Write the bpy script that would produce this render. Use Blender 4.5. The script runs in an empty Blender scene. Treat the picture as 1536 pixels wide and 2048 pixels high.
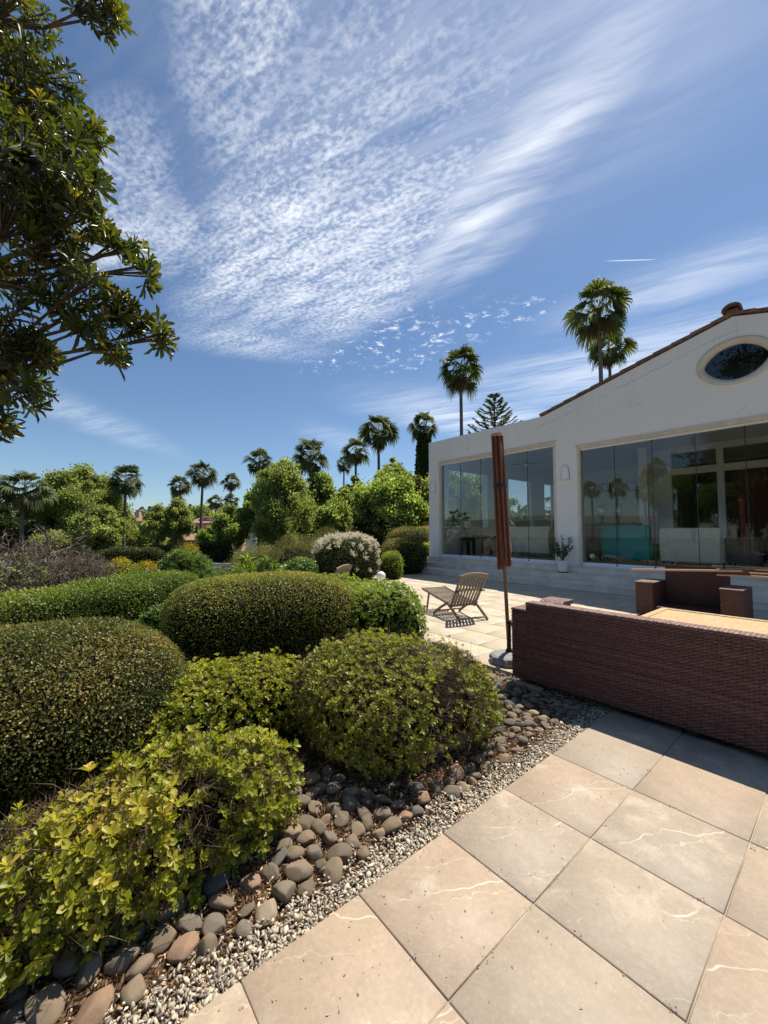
import bpy, math, numpy as np
R = math.radians
SC = bpy.context.scene
COL = SC.collection

# ------------------------------------------------------------------ camera
# world: +Y runs along the house facade (to the left in the photo), +X runs into the house, Z up, patio at z = 0
F, CX, CY, PITCH, YAW, EYE = 790.0, 768.0, 1024.0, R(2.83), R(39.8), 1.6
cd = bpy.data.cameras.new('camera')
cam = bpy.data.objects.new('camera', cd); COL.objects.link(cam)
cam.location = (0, 0, EYE); cam.rotation_euler = (R(90) + PITCH, 0, -YAW)
cd.sensor_fit = 'VERTICAL'; cd.sensor_height = 36.0; cd.lens = 36.0 * F / 2048.0
cd.clip_start = 0.05; cd.clip_end = 5000
SC.camera = cam

# ------------------------------------------------------------------ light
SUN = np.array([0.536, 0.05, 1.0]); SUN /= np.linalg.norm(SUN)
SUN_EL = math.asin(SUN[2]); SUN_AZ = math.atan2(SUN[0], SUN[1])
sl = bpy.data.lights.new('sun', 'SUN'); sl.energy = 5.0; sl.angle = R(0.53); sl.color = (1.0, 0.93, 0.81)
so = bpy.data.objects.new('sun', sl); COL.objects.link(so); so.location = (20, 0, 40)
so.rotation_euler = (R(90) - SUN_EL, 0, -SUN_AZ + R(180))
SC.view_settings.view_transform = 'Standard'; SC.view_settings.look = 'None'
SC.view_settings.exposure = 0.47; SC.view_settings.gamma = 1.0; SC.view_settings.use_curve_mapping = False
SC.render.engine = 'CYCLES'
SC.cycles.use_denoising = True
SC.cycles.max_bounces = 8; SC.cycles.transparent_max_bounces = 16

SKY_STRENGTH = 0.078
W = bpy.data.worlds.new('World'); SC.world = W; W.use_nodes = True
nt = W.node_tree; nt.nodes.clear()


class NT:
    """small helper to write node trees"""
    def __init__(s, tree): s.t = tree
    def n(s, typ, props=None, **inp):
        nd = s.t.nodes.new(typ)
        for k, v in (props or {}).items(): setattr(nd, k, v)
        for k, v in inp.items():
            sock = nd.inputs[int(k[1:])] if k[0] == '_' and k[1:].isdigit() else nd.inputs[k.replace('_', ' ')]
            s.put(sock, v)
        return nd
    def put(s, sock, v):
        if hasattr(v, 'is_output') or isinstance(v, bpy.types.NodeSocket): s.t.links.new(v, sock)
        elif isinstance(v, bpy.types.Node): s.t.links.new(v.outputs[0], sock)
        else: sock.default_value = v
    def math(s, op, a, b=0.0, c=None, clamp=False):
        nd = s.n('ShaderNodeMath', {'operation': op, 'use_clamp': clamp})
        s.put(nd.inputs[0], a); s.put(nd.inputs[1], b)
        if c is not None: s.put(nd.inputs[2], c)
        return nd.outputs[0]
    def vmath(s, op, a, b=(0, 0, 0), sc=None):
        nd = s.n('ShaderNodeVectorMath', {'operation': op})
        s.put(nd.inputs[0], a)
        if op == 'SCALE': s.put(nd.inputs['Scale'], sc)
        elif op not in ('LENGTH', 'NORMALIZE'): s.put(nd.inputs[1], b)
        return nd.outputs['Value'] if op in ('LENGTH', 'DOT_PRODUCT', 'DISTANCE') else nd.outputs[0]
    def smooth(s, v, a, b, lo=0.0, hi=1.0):
        nd = s.n('ShaderNodeMapRange', {'interpolation_type': 'SMOOTHSTEP'})
        s.put(nd.inputs['Value'], v)
        nd.inputs['From Min'].default_value = a; nd.inputs['From Max'].default_value = b
        nd.inputs['To Min'].default_value = lo; nd.inputs['To Max'].default_value = hi
        return nd.outputs[0]
    def noise(s, vec, scale, detail=3.0, rough=0.55, dist=0.0, w=None, out='Fac'):
        nd = s.n('ShaderNodeTexNoise', {'noise_dimensions': '4D' if w is not None else '3D'})
        s.put(nd.inputs['Vector'], vec); s.put(nd.inputs['Scale'], scale)
        nd.inputs['Detail'].default_value = detail; nd.inputs['Roughness'].default_value = rough
        nd.inputs['Distortion'].default_value = dist
        if w is not None: s.put(nd.inputs['W'], w)
        return nd.outputs[out]
    def mix(s, fac, a, b, mode='MIX'):
        nd = s.n('ShaderNodeMix', {'data_type': 'RGBA', 'blend_type': mode})
        s.put(nd.inputs[0], fac)
        for q, v in ((6, a), (7, b)):
            s.put(nd.inputs[q], v if not (isinstance(v, tuple) and len(v) == 3) else (*v, 1.0))
        return nd.outputs[2]
    def ramp(s, fac, stops):
        nd = s.n('ShaderNodeValToRGB'); s.put(nd.inputs[0], fac)
        e = nd.color_ramp.elements
        while len(e) < len(stops): e.new(0.5)
        for el, (p, c) in zip(e, stops): el.position = p; el.color = (*c, 1.0)
        return nd.outputs[0]
    def bump(s, h, strength=0.3, dist=0.01):
        nd = s.n('ShaderNodeBump'); s.put(nd.inputs['Height'], h)
        nd.inputs['Strength'].default_value = strength; nd.inputs['Distance'].default_value = dist
        return nd.outputs[0]


# sky: Nishita plus a layer of high cloud placed in the cloud plane (direction x/z, y/z)
w = NT(nt)
sky = w.n('ShaderNodeTexSky', {'sky_type': 'NISHITA', 'sun_disc': False, 'sun_elevation': SUN_EL, 'sun_rotation': SUN_AZ,
                               'altitude': 100.0, 'air_density': 1.0, 'dust_density': 0.35, 'ozone_density': 2.2})
tc = w.n('ShaderNodeTexCoord')
sep = w.n('ShaderNodeSeparateXYZ', _0=tc.outputs['Generated'])
zc = w.math('MAXIMUM', sep.outputs['Z'], 0.03)
cmb = w.n('ShaderNodeCombineXYZ', _0=w.math('DIVIDE', sep.outputs['X'], zc), _1=w.math('DIVIDE', sep.outputs['Y'], zc))
P0 = cmb.outputs[0]
wn = w.noise(P0, 2.2, 4, 0.55, out='Color')
P1 = w.vmath('ADD', P0, w.vmath('SCALE', w.vmath('SUBTRACT', wn, (0.5, 0.5, 0.5)), sc=0.12))


def blob(x0, y0, x1, y1, r, soft=1.0, amp=1.0, pts=None):
    """soft capsule from (x0, y0) to (x1, y1) in the cloud plane"""
    a = np.array([x0, y0]); b = np.array([x1, y1]); c = (a + b) / 2; d = b - a; L = np.linalg.norm(d) / 2 + r
    ang = math.atan2(d[1], d[0])
    mp = w.n('ShaderNodeMapping', {'vector_type': 'TEXTURE'}, Vector=pts or P1)
    mp.inputs['Location'].default_value = (*c, 0); mp.inputs['Rotation'].default_value = (0, 0, ang); mp.inputs['Scale'].default_value = (L, r, 1)
    return w.smooth(w.vmath('LENGTH', mp.outputs[0]), 1.0 + 0.25 * soft, 1.0 - 0.55 * soft, 0.0, amp)


def union(lst):
    o = lst[0]
    for q in lst[1:]: o = w.math('MAXIMUM', o, q)
    return o


def stretch(ang, sx, sy, vec=P0):
    mp = w.n('ShaderNodeMapping', {'vector_type': 'TEXTURE'}, Vector=vec)
    mp.inputs['Rotation'].default_value = (0, 0, ang); mp.inputs['Scale'].default_value = (sx, sy, 1)
    return mp.outputs[0]


ANG = math.atan2(-0.95, 0.34)
grainy = union([blob(0.50, 1.90, 0.50, 0.45, 0.21, 1.2), blob(0.72, 1.75, 0.75, 0.55, 0.25, 1.3), blob(0.95, 1.70, 0.92, 0.62, 0.24, 1.4),
                blob(0.30, 1.02, 0.22, 0.60, 0.13), blob(0.55, 2.12, 0.95, 1.95, 0.20, 1.5, 0.75), blob(0.12, 1.68, 0.13, 1.15, 0.14, 0.8, 0.8),
                blob(0.28, 1.62, 0.27, 1.35, 0.10, 0.8, 0.8)])
puffs = union([blob(1.18, 2.0, 1.25, 1.35, 0.22, 1.3), blob(1.55, 1.75, 1.50, 1.15, 0.20, 1.3), blob(1.62, 0.9, 1.50, 1.2, 0.14, 1.3)])
wisp = union([blob(1.08, 1.05, 0.86, 0.28, 0.15, 1.5, 1.0), blob(1.20, 1.05, 1.12, 0.62, 0.09, 1.6, 0.6),
              blob(1.85, 0.75, 1.95, 0.10, 0.20, 1.7, 0.55), blob(2.5, 1.4, 3.0, 0.1, 0.60, 1.7, 0.85), blob(2.3, 2.2, 3.4, 2.0, 0.55, 1.7, 0.8),
              blob(2.1, 3.4, 3.0, 4.0, 0.35, 1.7, 0.35), blob(-0.6, 3.2, 1.0, 5.5, 0.35, 1.7, 0.35), blob(0.65, 0.9, 0.60, 0.3, 0.60, 1.7, 0.36)])
PG = w.vmath('ADD', P0, w.vmath('SCALE', w.vmath('SUBTRACT', w.noise(P0, 5.0, 1, 0.5, out='Color'), (0.5, 0.5, 0.5)), sc=0.03))
g1 = w.noise(stretch(ANG, 0.022, 0.0145, PG), 1.0, 2.6, 0.55)
g2 = w.noise(stretch(ANG, 0.15, 0.045, PG), 1.0, 3, 0.6)
g3 = w.noise(stretch(ANG, 0.55, 0.11, P1), 1.0, 4, 0.6)
gr = w.math('ADD', w.math('ADD', w.math('MULTIPLY', g1, 0.46), w.math('MULTIPLY', g2, 0.34)), w.math('MULTIPLY', g3, 0.34))
thick = w.smooth(w.noise(stretch(ANG, 0.8, 0.4, P1), 1.0, 5, 0.6), 0.34, 0.62, 0.45, 1.0)
dens = w.math('MULTIPLY', w.math('MULTIPLY', grainy, thick), w.smooth(gr, 0.42, 0.74, 0.12, 1.0))
dpuf = w.math('MULTIPLY', puffs, w.smooth(w.math('ADD', w.math('MULTIPLY', w.noise(P1, 15, 3, 0.6), 0.7), w.math('MULTIPLY', g1, 0.3)), 0.52, 0.68))
fib = w.math('ADD', w.math('MULTIPLY', w.noise(stretch(R(-72), 1.2, 0.26, P1), 1.0, 5, 0.62), 0.6), w.math('MULTIPLY', w.noise(stretch(R(-66), 0.42, 0.05, P1), 1.0, 5, 0.65), 0.4))
dw = w.math('MULTIPLY', wisp, w.smooth(fib, 0.34, 0.66, 0.12, 1.0))
TRA, TRB = (1.5365, 0.5606), (1.6693, 0.4395)
trail = w.math('MULTIPLY', blob(TRA[0], TRA[1], TRB[0], TRB[1], 0.0032, 0.5, 0.6, P0), 0.9)
D = w.math('MAXIMUM', w.math('MAXIMUM', w.math('MULTIPLY', dens, 0.86), w.math('MULTIPLY', dpuf, 0.75)), w.math('MAXIMUM', w.math('MULTIPLY', dw, 0.8), trail))
D = w.math('MULTIPLY', D, w.smooth(sep.outputs['Z'], 0.02, 0.12))
skyc = w.mix(1.0, sky.outputs[0], (0.86, 0.97, 1.06), 'MULTIPLY')
col = w.mix(D, skyc, (10.6, 11.0, 11.6))
bg = w.n('ShaderNodeBackground', Color=col, Strength=SKY_STRENGTH)
w.n('ShaderNodeOutputWorld', Surface=bg.outputs[0])

# ------------------------------------------------------------------ helpers
FH = np.array([math.sin(YAW), math.cos(YAW), 0]); RT = np.array([math.cos(YAW), -math.sin(YAW), 0])


def at(px, py, d):
    """the place seen at a photo pixel, d metres ahead"""
    f = FH * math.cos(PITCH) + np.array([0, 0, math.sin(PITCH)]); u = np.array([0, 0, math.cos(PITCH)]) - FH * math.sin(PITCH)
    r = f + RT * (px - CX) / F + u * (CY - py) / F
    return np.array([0, 0, EYE]) + r * (d / float(r @ FH))


def sstep(x, a, b):
    t = np.clip((np.asarray(x, float) - a) / (b - a), 0, 1); return t * t * (3 - 2 * t)


def zt(x, y):
    """height of the ground"""
    x = np.asarray(x, float); y = np.asarray(y, float)
    f = x * FH[0] + y * FH[1]; l = x * RT[0] + y * RT[1]
    z = -0.05 - 1.55 * sstep(f, 7.5, 24) * sstep(-l, 0.5, 7)
    z = z - 0.012 * np.maximum(np.hypot(x, y) - 60, 0) * sstep(-x, 10, 40)
    return z


def rng(s): return np.random.RandomState(s)


def nz(P, f, seed=0):
    r = rng(seed); o = np.zeros(len(P))
    for k in range(5):
        d = r.normal(size=3); d /= np.linalg.norm(d)
        o += np.sin(P @ d * f * (0.7 + 0.5 * k) + r.rand() * 6.28) / (1 + 0.5 * k)
    return o / 2.2


def unit(v):
    v = np.asarray(v, float); return v / np.maximum(np.linalg.norm(v, axis=-1, keepdims=True), 1e-9)


def tag(o, label=None, cat=None, group=None, kind=None):
    if label: o['label'] = label
    if cat: o['category'] = cat
    if group: o['group'] = group
    if kind: o['kind'] = kind
    return o


def thing(name, label, cat, loc=(0, 0, 0), rot=(0, 0, 0), group=None):
    o = bpy.data.objects.new(name, None); COL.objects.link(o)
    o.location = tuple(float(q) for q in loc); o.rotation_euler = rot; o.empty_display_size = 0.2
    return tag(o, label, cat, group)


def link(name, me, mats, parent=None):
    o = bpy.data.objects.new(name, me); COL.objects.link(o)
    for m in (mats if isinstance(mats, (list, tuple)) else [mats]): me.materials.append(m)
    if parent is not None: o.parent = parent
    return o


def boxuv(me):
    """planar uv in metres from each face's main direction"""
    nl = len(me.loops)
    if nl == 0: return
    uv = me.uv_layers.new(name='uv')
    vi = np.empty(nl, np.int32); me.loops.foreach_get('vertex_index', vi)
    co = np.empty(len(me.vertices) * 3); me.vertices.foreach_get('co', co); co = co.reshape(-1, 3)
    npol = len(me.polygons); nr = np.empty(npol * 3); me.polygons.foreach_get('normal', nr); nr = np.abs(nr.reshape(-1, 3))
    lt = np.empty(npol, np.int32); me.polygons.foreach_get('loop_total', lt)
    ax = np.repeat(np.argmax(nr, 1), lt); p = co[vi]
    u = np.where((ax == 0), p[:, 1], p[:, 0]); v = np.where(ax == 2, p[:, 1], p[:, 2])
    uv.data.foreach_set('uv', np.stack([u, v], 1).ravel())


class MB:
    """collects shapes, then links them as ONE mesh object"""
    def __init__(s): s.v = []; s.f = []; s.m = []
    def add(s, vs, fs, mat=0):
        b = len(s.v); s.v.extend([tuple(map(float, q)) for q in vs])
        s.f.extend([tuple(b + i for i in f) for f in fs]); s.m.extend([mat] * len(fs)); return s
    def box(s, x0, x1, y0, y1, z0, z1, mat=0, M=None):
        vs = [(x, y, z) for z in (z0, z1) for y in (y0, y1) for x in (x0, x1)]
        if M is not None: vs = [M(q) for q in vs]
        return s.add(vs, [(0, 2, 3, 1), (4, 5, 7, 6), (0, 1, 5, 4), (2, 6, 7, 3), (0, 4, 6, 2), (1, 3, 7, 5)], mat)
    def bar(s, a, b, wd, th, up=(0, 0, 1), mat=0):
        """board from a to b, wd wide sideways, th thick along up"""
        a = np.array(a, float); b = np.array(b, float); d = unit(b - a); sd = unit(np.cross(d, up)); u = np.cross(sd, d)
        vs = [p + sd * i * wd / 2 + u * j * th / 2 for p in (a, b) for (i, j) in ((-1, -1), (1, -1), (1, 1), (-1, 1))]
        return s.add(vs, [(0, 1, 2, 3), (7, 6, 5, 4), (0, 4, 5, 1), (1, 5, 6, 2), (2, 6, 7, 3), (3, 7, 4, 0)], mat)
    def tube(s, pts, rad, n=8, mat=0, cap=True):
        pts = np.array(pts, float); k = len(pts); rad = np.broadcast_to(np.asarray(rad, float), (k,))
        t = np.gradient(pts, axis=0); t = unit(t); vs = []
        ref = np.array([0, 0, 1.0]) if abs(t[0][2]) < 0.9 else np.array([1.0, 0, 0])
        for i in range(k):
            a = unit(np.cross(t[i], ref)); b = np.cross(t[i], a)
            for j in range(n):
                q = 6.28318 * j / n; vs.append(pts[i] + rad[i] * (a * math.cos(q) + b * math.sin(q)))
        fs = [(i * n + j, i * n + (j + 1) % n, (i + 1) * n + (j + 1) % n, (i + 1) * n + j) for i in range(k - 1) for j in range(n)]
        if cap: fs += [tuple(range(n - 1, -1, -1)), tuple((k - 1) * n + j for j in range(n))]
        return s.add(vs, fs, mat)
    def lathe(s, prof, n=24, c=(0, 0, 0), mat=0, wob=None):
        vs = []
        for (r, z) in prof:
            for j in range(n):
                q = 6.28318 * j / n; rr = r * (1 + (wob(q, z) if wob else 0))
                vs.append((c[0] + rr * math.cos(q), c[1] + rr * math.sin(q), c[2] + z))
        k = len(prof)
        fs = [(i * n + j, i * n + (j + 1) % n, (i + 1) * n + (j + 1) % n, (i + 1) * n + j) for i in range(k - 1) for j in range(n)]
        fs += [tuple(range(n - 1, -1, -1)), tuple((k - 1) * n + j for j in range(n))]
        return s.add(vs, fs, mat)
    def prism(s, poly, f0, f1, mat=0):
        """poly: 2d points; f0, f1 map a 2d point to the two ends"""
        n = len(poly); vs = [f0(p) for p in poly] + [f1(p) for p in poly]
        fs = [tuple(range(n - 1, -1, -1)), tuple(range(n, 2 * n))] + [(i, (i + 1) % n, n + (i + 1) % n, n + i) for i in range(n)]
        return s.add(vs, fs, mat)
    def build(s, name, mats, parent=None, smooth=False, bevel=0.0, world=False, uv=True):
        me = bpy.data.meshes.new(name)
        vs = s.v
        if world and parent is not None:
            l = parent.location; vs = [(a - l.x, b - l.y, c - l.z) for a, b, c in vs]
        me.from_pydata(vs, [], s.f); me.update()
        me.polygons.foreach_set('material_index', s.m)
        o = link(name, me, mats, parent)
        import bmesh
        bm = bmesh.new(); bm.from_mesh(me); bmesh.ops.recalc_face_normals(bm, faces=bm.faces); bm.to_mesh(me); bm.free()
        if uv: boxuv(me)
        if smooth: me.polygons.foreach_set('use_smooth', [True] * len(me.polygons))
        if bevel:
            md = o.modifiers.new('bevel', 'BEVEL'); md.width = bevel; md.segments = 2; md.limit_method = 'ANGLE'
        return o


def raw_mesh(name, V, Fc, attr=None, smooth=True):
    """fast mesh: V (n,3), Fc (m,k) all faces with k corners, attr per vertex"""
    me = bpy.data.meshes.new(name); V = np.ascontiguousarray(V, np.float32); Fc = np.ascontiguousarray(Fc, np.int32); m, k = Fc.shape
    me.vertices.add(len(V)); me.vertices.foreach_set('co', V.ravel())
    me.loops.add(m * k); me.loops.foreach_set('vertex_index', Fc.ravel())
    me.polygons.add(m); me.polygons.foreach_set('loop_start', np.arange(0, m * k, k, dtype=np.int32))
    try: me.polygons.foreach_set('loop_total', np.full(m, k, np.int32))
    except Exception: pass
    me.update(calc_edges=True)
    if smooth: me.polygons.foreach_set('use_smooth', np.ones(m, bool))
    if attr is not None:
        a = me.attributes.new('v', 'FLOAT', 'POINT'); a.data.foreach_set('value', np.ascontiguousarray(attr, np.float32))
    return me


# leaf shapes: x along the leaf, y across, z up
T_LEAF = (np.array([(0, 0, 0), (.5, 1, .10), (1, 0, -.08), (.5, -1, .10), (.5, 0, 0)]), np.array([(0, 4, 1), (4, 2, 1), (0, 3, 4), (4, 3, 2)]))
T_QUAD = (np.array([(0, 0, 0), (.5, 1, .12), (1, 0, 0), (.5, -1, .0)]), np.array([(0, 3, 2, 1)]))
T_LONG = (np.array([(0, .3, 0), (0, -.3, 0), (.5, 1, .06), (.5, -1, .06), (1, 0.1, -.12), (1, -.1, -.12)]), np.array([(0, 1, 3, 2), (2, 3, 5, 4)]))
T_OV3 = (np.array([(0, 0, 0), (.55, 0, -.04), (1, 0, -.10), (.40, .62, .05), (.80, .95, .02), (.40, -.62, .05), (.80, -.95, .02)]),
         np.array([(0, 1, 3), (3, 1, 4), (1, 2, 4), (0, 5, 1), (5, 6, 1), (1, 6, 2)]))


def leaf_geo(P, D, N, L, Wd, tmpl, v):
    n = len(P); T, Fc = tmpl
    X = unit(D); Y = unit(np.cross(N, X)); Z = np.cross(X, Y)
    L = np.broadcast_to(np.asarray(L, float), (n,)); Wd = np.broadcast_to(np.asarray(Wd, float), (n,))
    V = (P[:, None] + X[:, None] * (T[None, :, 0] * L[:, None])[..., None] + Y[:, None] * (T[None, :, 1] * Wd[:, None])[..., None]
         + Z[:, None] * (T[None, :, 2] * L[:, None])[..., None])
    k = len(T); FF = Fc[None] + (np.arange(n) * k)[:, None, None]
    return V.reshape(-1, 3), FF.reshape(-1, Fc.shape[1]), np.repeat(v, k)


def join_geo(lst):
    V, Fc, A, b = [], [], [], 0
    for v, f, a in lst: V.append(v); Fc.append(f + b); A.append(a); b += len(v)
    return np.concatenate(V), np.concatenate(Fc), np.concatenate(A)


def leaf_obj(name, geo, mats, parent=None):
    V, Fc, A = geo
    if parent is not None and parent.type == 'EMPTY': V = V - np.array(parent.location)
    return link(name, raw_mesh(name, V, Fc, A, smooth=True), mats, parent)


# ------------------------------------------------------------------ materials
def pm(name, col=(.5, .5, .5), rough=.6, spec=.5, metal=0.0):
    m = bpy.data.materials.new(name); m.use_nodes = True
    b = m.node_tree.nodes['Principled BSDF']
    b.inputs['Base Color'].default_value = (*col, 1); b.inputs['Roughness'].default_value = rough
    b.inputs['Specular IOR Level'].default_value = spec; b.inputs['Metallic'].default_value = metal
    return m, NT(m.node_tree), b


def var_mat(name, c0, c1, scale=6.0, rough=.7, spec=.3, bump=0.0, bscale=40.0, coord='Object', sxyz=(1, 1, 1), bd=0.01):
    """surface whose colour wanders between c0 and c1, with a fine bump"""
    m, t, b = pm(name, c0, rough, spec)
    tcn = t.n('ShaderNodeTexCoord'); mp = t.n('ShaderNodeMapping', Vector=tcn.outputs[coord]); mp.inputs['Scale'].default_value = sxyz
    f = t.noise(mp.outputs[0], scale, 5, 0.6)
    t.put(b.inputs['Base Color'], t.mix(t.smooth(f, .3, .7), c0, c1))
    if bump: t.put(b.inputs['Normal'], t.bump(t.noise(mp.outputs[0], bscale, 4, .6), bump, bd))
    return m


def leaf_mat(name, stops, rough=.42, spec=.45, trans=.28, tint=(1.5, 1.55, .55), back=None):
    m, t, b = pm(name, stops[0][1], rough, spec)
    a = t.n('ShaderNodeAttribute', {'attribute_name': 'v'})
    c = t.ramp(a.outputs['Fac'], stops)
    t.put(b.inputs['Base Color'], c)
    if trans:
        tr = t.n('ShaderNodeBsdfTranslucent', Color=t.mix(1.0, c, tint, 'MULTIPLY'))
        mx = t.n('ShaderNodeMixShader', _0=trans, _1=b.outputs[0], _2=tr.outputs[0])
        out = [q for q in m.node_tree.nodes if q.type == 'OUTPUT_MATERIAL'][0]
        t.put(out.inputs['Surface'], mx.outputs[0])
    return m


M_SOIL, t, b = pm('soil', (.05, .035, .022), .95, .1)
tcn = t.n('ShaderNodeTexCoord'); ob = tcn.outputs['Object']
big = t.noise(ob, .25, 4, .6); fine = t.noise(ob, 9, 5, .65)
near = t.smooth(t.vmath('LENGTH', ob), 9.0, 16.0)
soilc = t.mix(t.smooth(fine, .35, .7), (.045, .029, .018), (.15, .095, .056))
grassc = t.mix(t.smooth(big, .35, .65), (.035, .05, .014), (.09, .085, .035))
t.put(b.inputs['Base Color'], t.mix(near, soilc, grassc)); t.put(b.inputs['Normal'], t.bump(fine, .6, .02))

# paving slab: colour by slab (attribute), mottling, pale veins, speckle
def slab_mat(name, warm, grey, pale, vein=True):
    m, t, b = pm(name, warm, .62, .3)
    tcn = t.n('ShaderNodeTexCoord'); ob = tcn.outputs['Object']
    a = t.n('ShaderNodeAttribute', {'attribute_name': 'v'}); rv = a.outputs['Fac']; w4 = t.math('MULTIPLY', rv, 37.0)
    rv2 = t.math('FRACT', t.math('MULTIPLY', rv, 7.31))
    base = t.mix(t.smooth(rv, .25, .75), warm, grey)
    mott = t.noise(ob, 3.2, 5, .6, .6, w=w4)
    c = t.mix(t.math('MULTIPLY', t.smooth(mott, .50, .62), t.smooth(rv2, .15, .75)), base, pale)
    cloud = t.noise(ob, 7, 6, .65, w=w4)
    c = t.mix(t.smooth(cloud, .35, .75, 0, .55), c, tuple(q * .74 for q in grey))
    gr_ = t.noise(ob, 48, 5, .7, w=w4); c = t.mix(t.smooth(gr_, .45, .70, 0, .40), c, tuple(q * .70 for q in warm)); c = t.mix(t.smooth(gr_, .48, .30, 0, .25), c, tuple(min(1, q * 1.15) for q in pale))
    sp = t.noise(ob, 160, 2, .6); c = t.mix(t.smooth(sp, .62, .74, 0, .35), c, tuple(q * .5 for q in warm))
    sp2 = t.noise(ob, 95, 2, .6, w=w4); c = t.mix(t.smooth(sp2, .66, .75, 0, .4), c, tuple(min(1, q * 1.35) for q in pale))
    if vein:
        off = t.n('ShaderNodeCombineXYZ', _0=w4, _1=t.math('MULTIPLY', w4, 1.7)).outputs[0]
        mp = t.n('ShaderNodeMapping', Vector=t.vmath('ADD', ob, off)); mp.inputs['Rotation'].default_value = (0, 0, R(-58))
        wv_ = t.n('ShaderNodeTexWave', {'wave_type': 'BANDS', 'bands_direction': 'X', 'wave_profile': 'SIN'}, Vector=mp.outputs[0])
        for kk, vv in (('Scale', .62), ('Distortion', 3.2), ('Detail', 4.0), ('Detail Scale', 1.6), ('Detail Roughness', .62)): wv_.inputs[kk].default_value = vv
        ln = t.smooth(wv_.outputs['Fac'], .9993, .99995, 0, .75)
        wv2 = t.n('ShaderNodeTexWave', {'wave_type': 'BANDS', 'bands_direction': 'X', 'wave_profile': 'SIN'}, Vector=mp.outputs[0])
        for kk, vv in (('Scale', 1.45), ('Distortion', 4.5), ('Detail', 5.0), ('Detail Scale', 1.4), ('Detail Roughness', .65)): wv2.inputs[kk].default_value = vv
        ln = t.math('MAXIMUM', ln, t.smooth(wv2.outputs['Fac'], .9982, .9998, 0, .40))
        ln = t.math('MULTIPLY', ln, t.smooth(t.noise(ob, 3.6, 3, .6, w=w4), .42, .60))
        ln = t.math('MULTIPLY', ln, t.smooth(rv2, .38, .55, .05, .78))
        c = t.mix(ln, c, (.72, .64, .50))
    # a few dark scuffs
    sc = t.noise(ob, 11, 6, .75, 1.2, w=w4)
    c = t.mix(t.smooth(sc, .70, .80, 0, .45), c, (.08, .065, .05))
    t.put(b.inputs['Base Color'], c)
    hh = t.math('ADD', t.math('ADD', t.math('MULTIPLY', cloud, .6), t.math('MULTIPLY', gr_, .35)), t.math('MULTIPLY', sp, .25))
    t.put(b.inputs['Normal'], t.bump(hh, .22, .006))
    t.put(b.inputs['Roughness'], t.smooth(mott, .3, .7, .5, .72))
    return m


M_SLAB = slab_mat('near_paving', (.405, .305, .222), (.372, .305, .235), (.485, .40, .305))
M_SLABF = slab_mat('far_paving', (.55, .45, .32), (.50, .42, .31), (.62, .53, .40))
M_JOINT = var_mat('mortar', (.20, .155, .11), (.50, .43, .33), 3.0, .9, .1, .3, 60)
M_STUCCO, t, b = pm('white_stucco', (.78, .77, .74), .75, .25)
tcn = t.n('ShaderNodeTexCoord'); ob = tcn.outputs['Object']
sx = t.n('ShaderNodeSeparateXYZ', _0=ob)
mp = t.n('ShaderNodeMapping', Vector=ob); mp.inputs['Scale'].default_value = (1, 3.2, .22)
stre = t.noise(mp.outputs[0], 2.2, 5, .65)
top = t.smooth(sx.outputs['Z'], 4.45, 5.35)
c = t.mix(t.math('MULTIPLY', t.smooth(stre, .54, .74, 0, .45), t.math('ADD', t.math('MULTIPLY', top, .8), .05)), (.86, .825, .77), (.46, .42, .36))
c = t.mix(t.smooth(t.noise(ob, .7, 5, .6), .4, .75, 0, .2), c, (.72, .675, .61))
ck = t.math('ABSOLUTE', t.math('SUBTRACT', t.noise(ob, .55, 6, .6, .5), .5))
c = t.mix(t.math('MULTIPLY', t.smooth(ck, .004, .001, 0, .35), t.smooth(t.noise(ob, .9, 2), .5, .6)), c, (.36, .33, .28))
yy_ = t.math('ABSOLUTE', t.math('ADD', sx.outputs['Y'], 4.3 - 1.72))      # settlement crack under the roof line
ck2 = t.math('ABSOLUTE', t.math('ADD', t.math('SUBTRACT', t.math('ADD', sx.outputs['Z'], t.math('MULTIPLY', yy_, .272)), 6.36), t.math('MULTIPLY', t.math('SUBTRACT', t.noise(ob, 3, 4, .6), .5), .14)))
c = t.mix(t.math('MULTIPLY', t.smooth(ck2, .014, .003, 0, .55), t.smooth(t.noise(ob, .8, 2), .40, .52)), c, (.30, .27, .23))
t.put(b.inputs['Base Color'], c); t.put(b.inputs['Normal'], t.bump(t.noise(ob, 55, 4, .6), .22, .008))
M_CREAM = var_mat('cream_stone_trim', (.62, .54, .42), (.72, .65, .53), 5, .7, .3, .15, 60)
M_STEP = var_mat('step_marble', (.66, .57, .465), (.82, .73, .61), 2.5, .55, .35, .12, 30)
M_ALU, _, _ = pm('white_aluminium', (.78, .79, .80), .35, .5)
M_DARKSEAL, _, _ = pm('dark_seal', (.03, .03, .03), .6, .3)
M_PLASTER, _, _ = pm('interior_plaster', (.84, .84, .82), .8, .2)
M_WFLOOR = var_mat('interior_floor', (.54, .48, .40), (.64, .58, .50), 3, .35, .4)
M_TERRA = var_mat('terracotta', (.15, .082, .058), (.27, .165, .12), 8, .85, .15, .4, 30)
M_LICHEN = var_mat('tile_bedding_mortar', (.50, .46, .40), (.66, .62, .55), 8, .9, .1, .4, 30)

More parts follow.
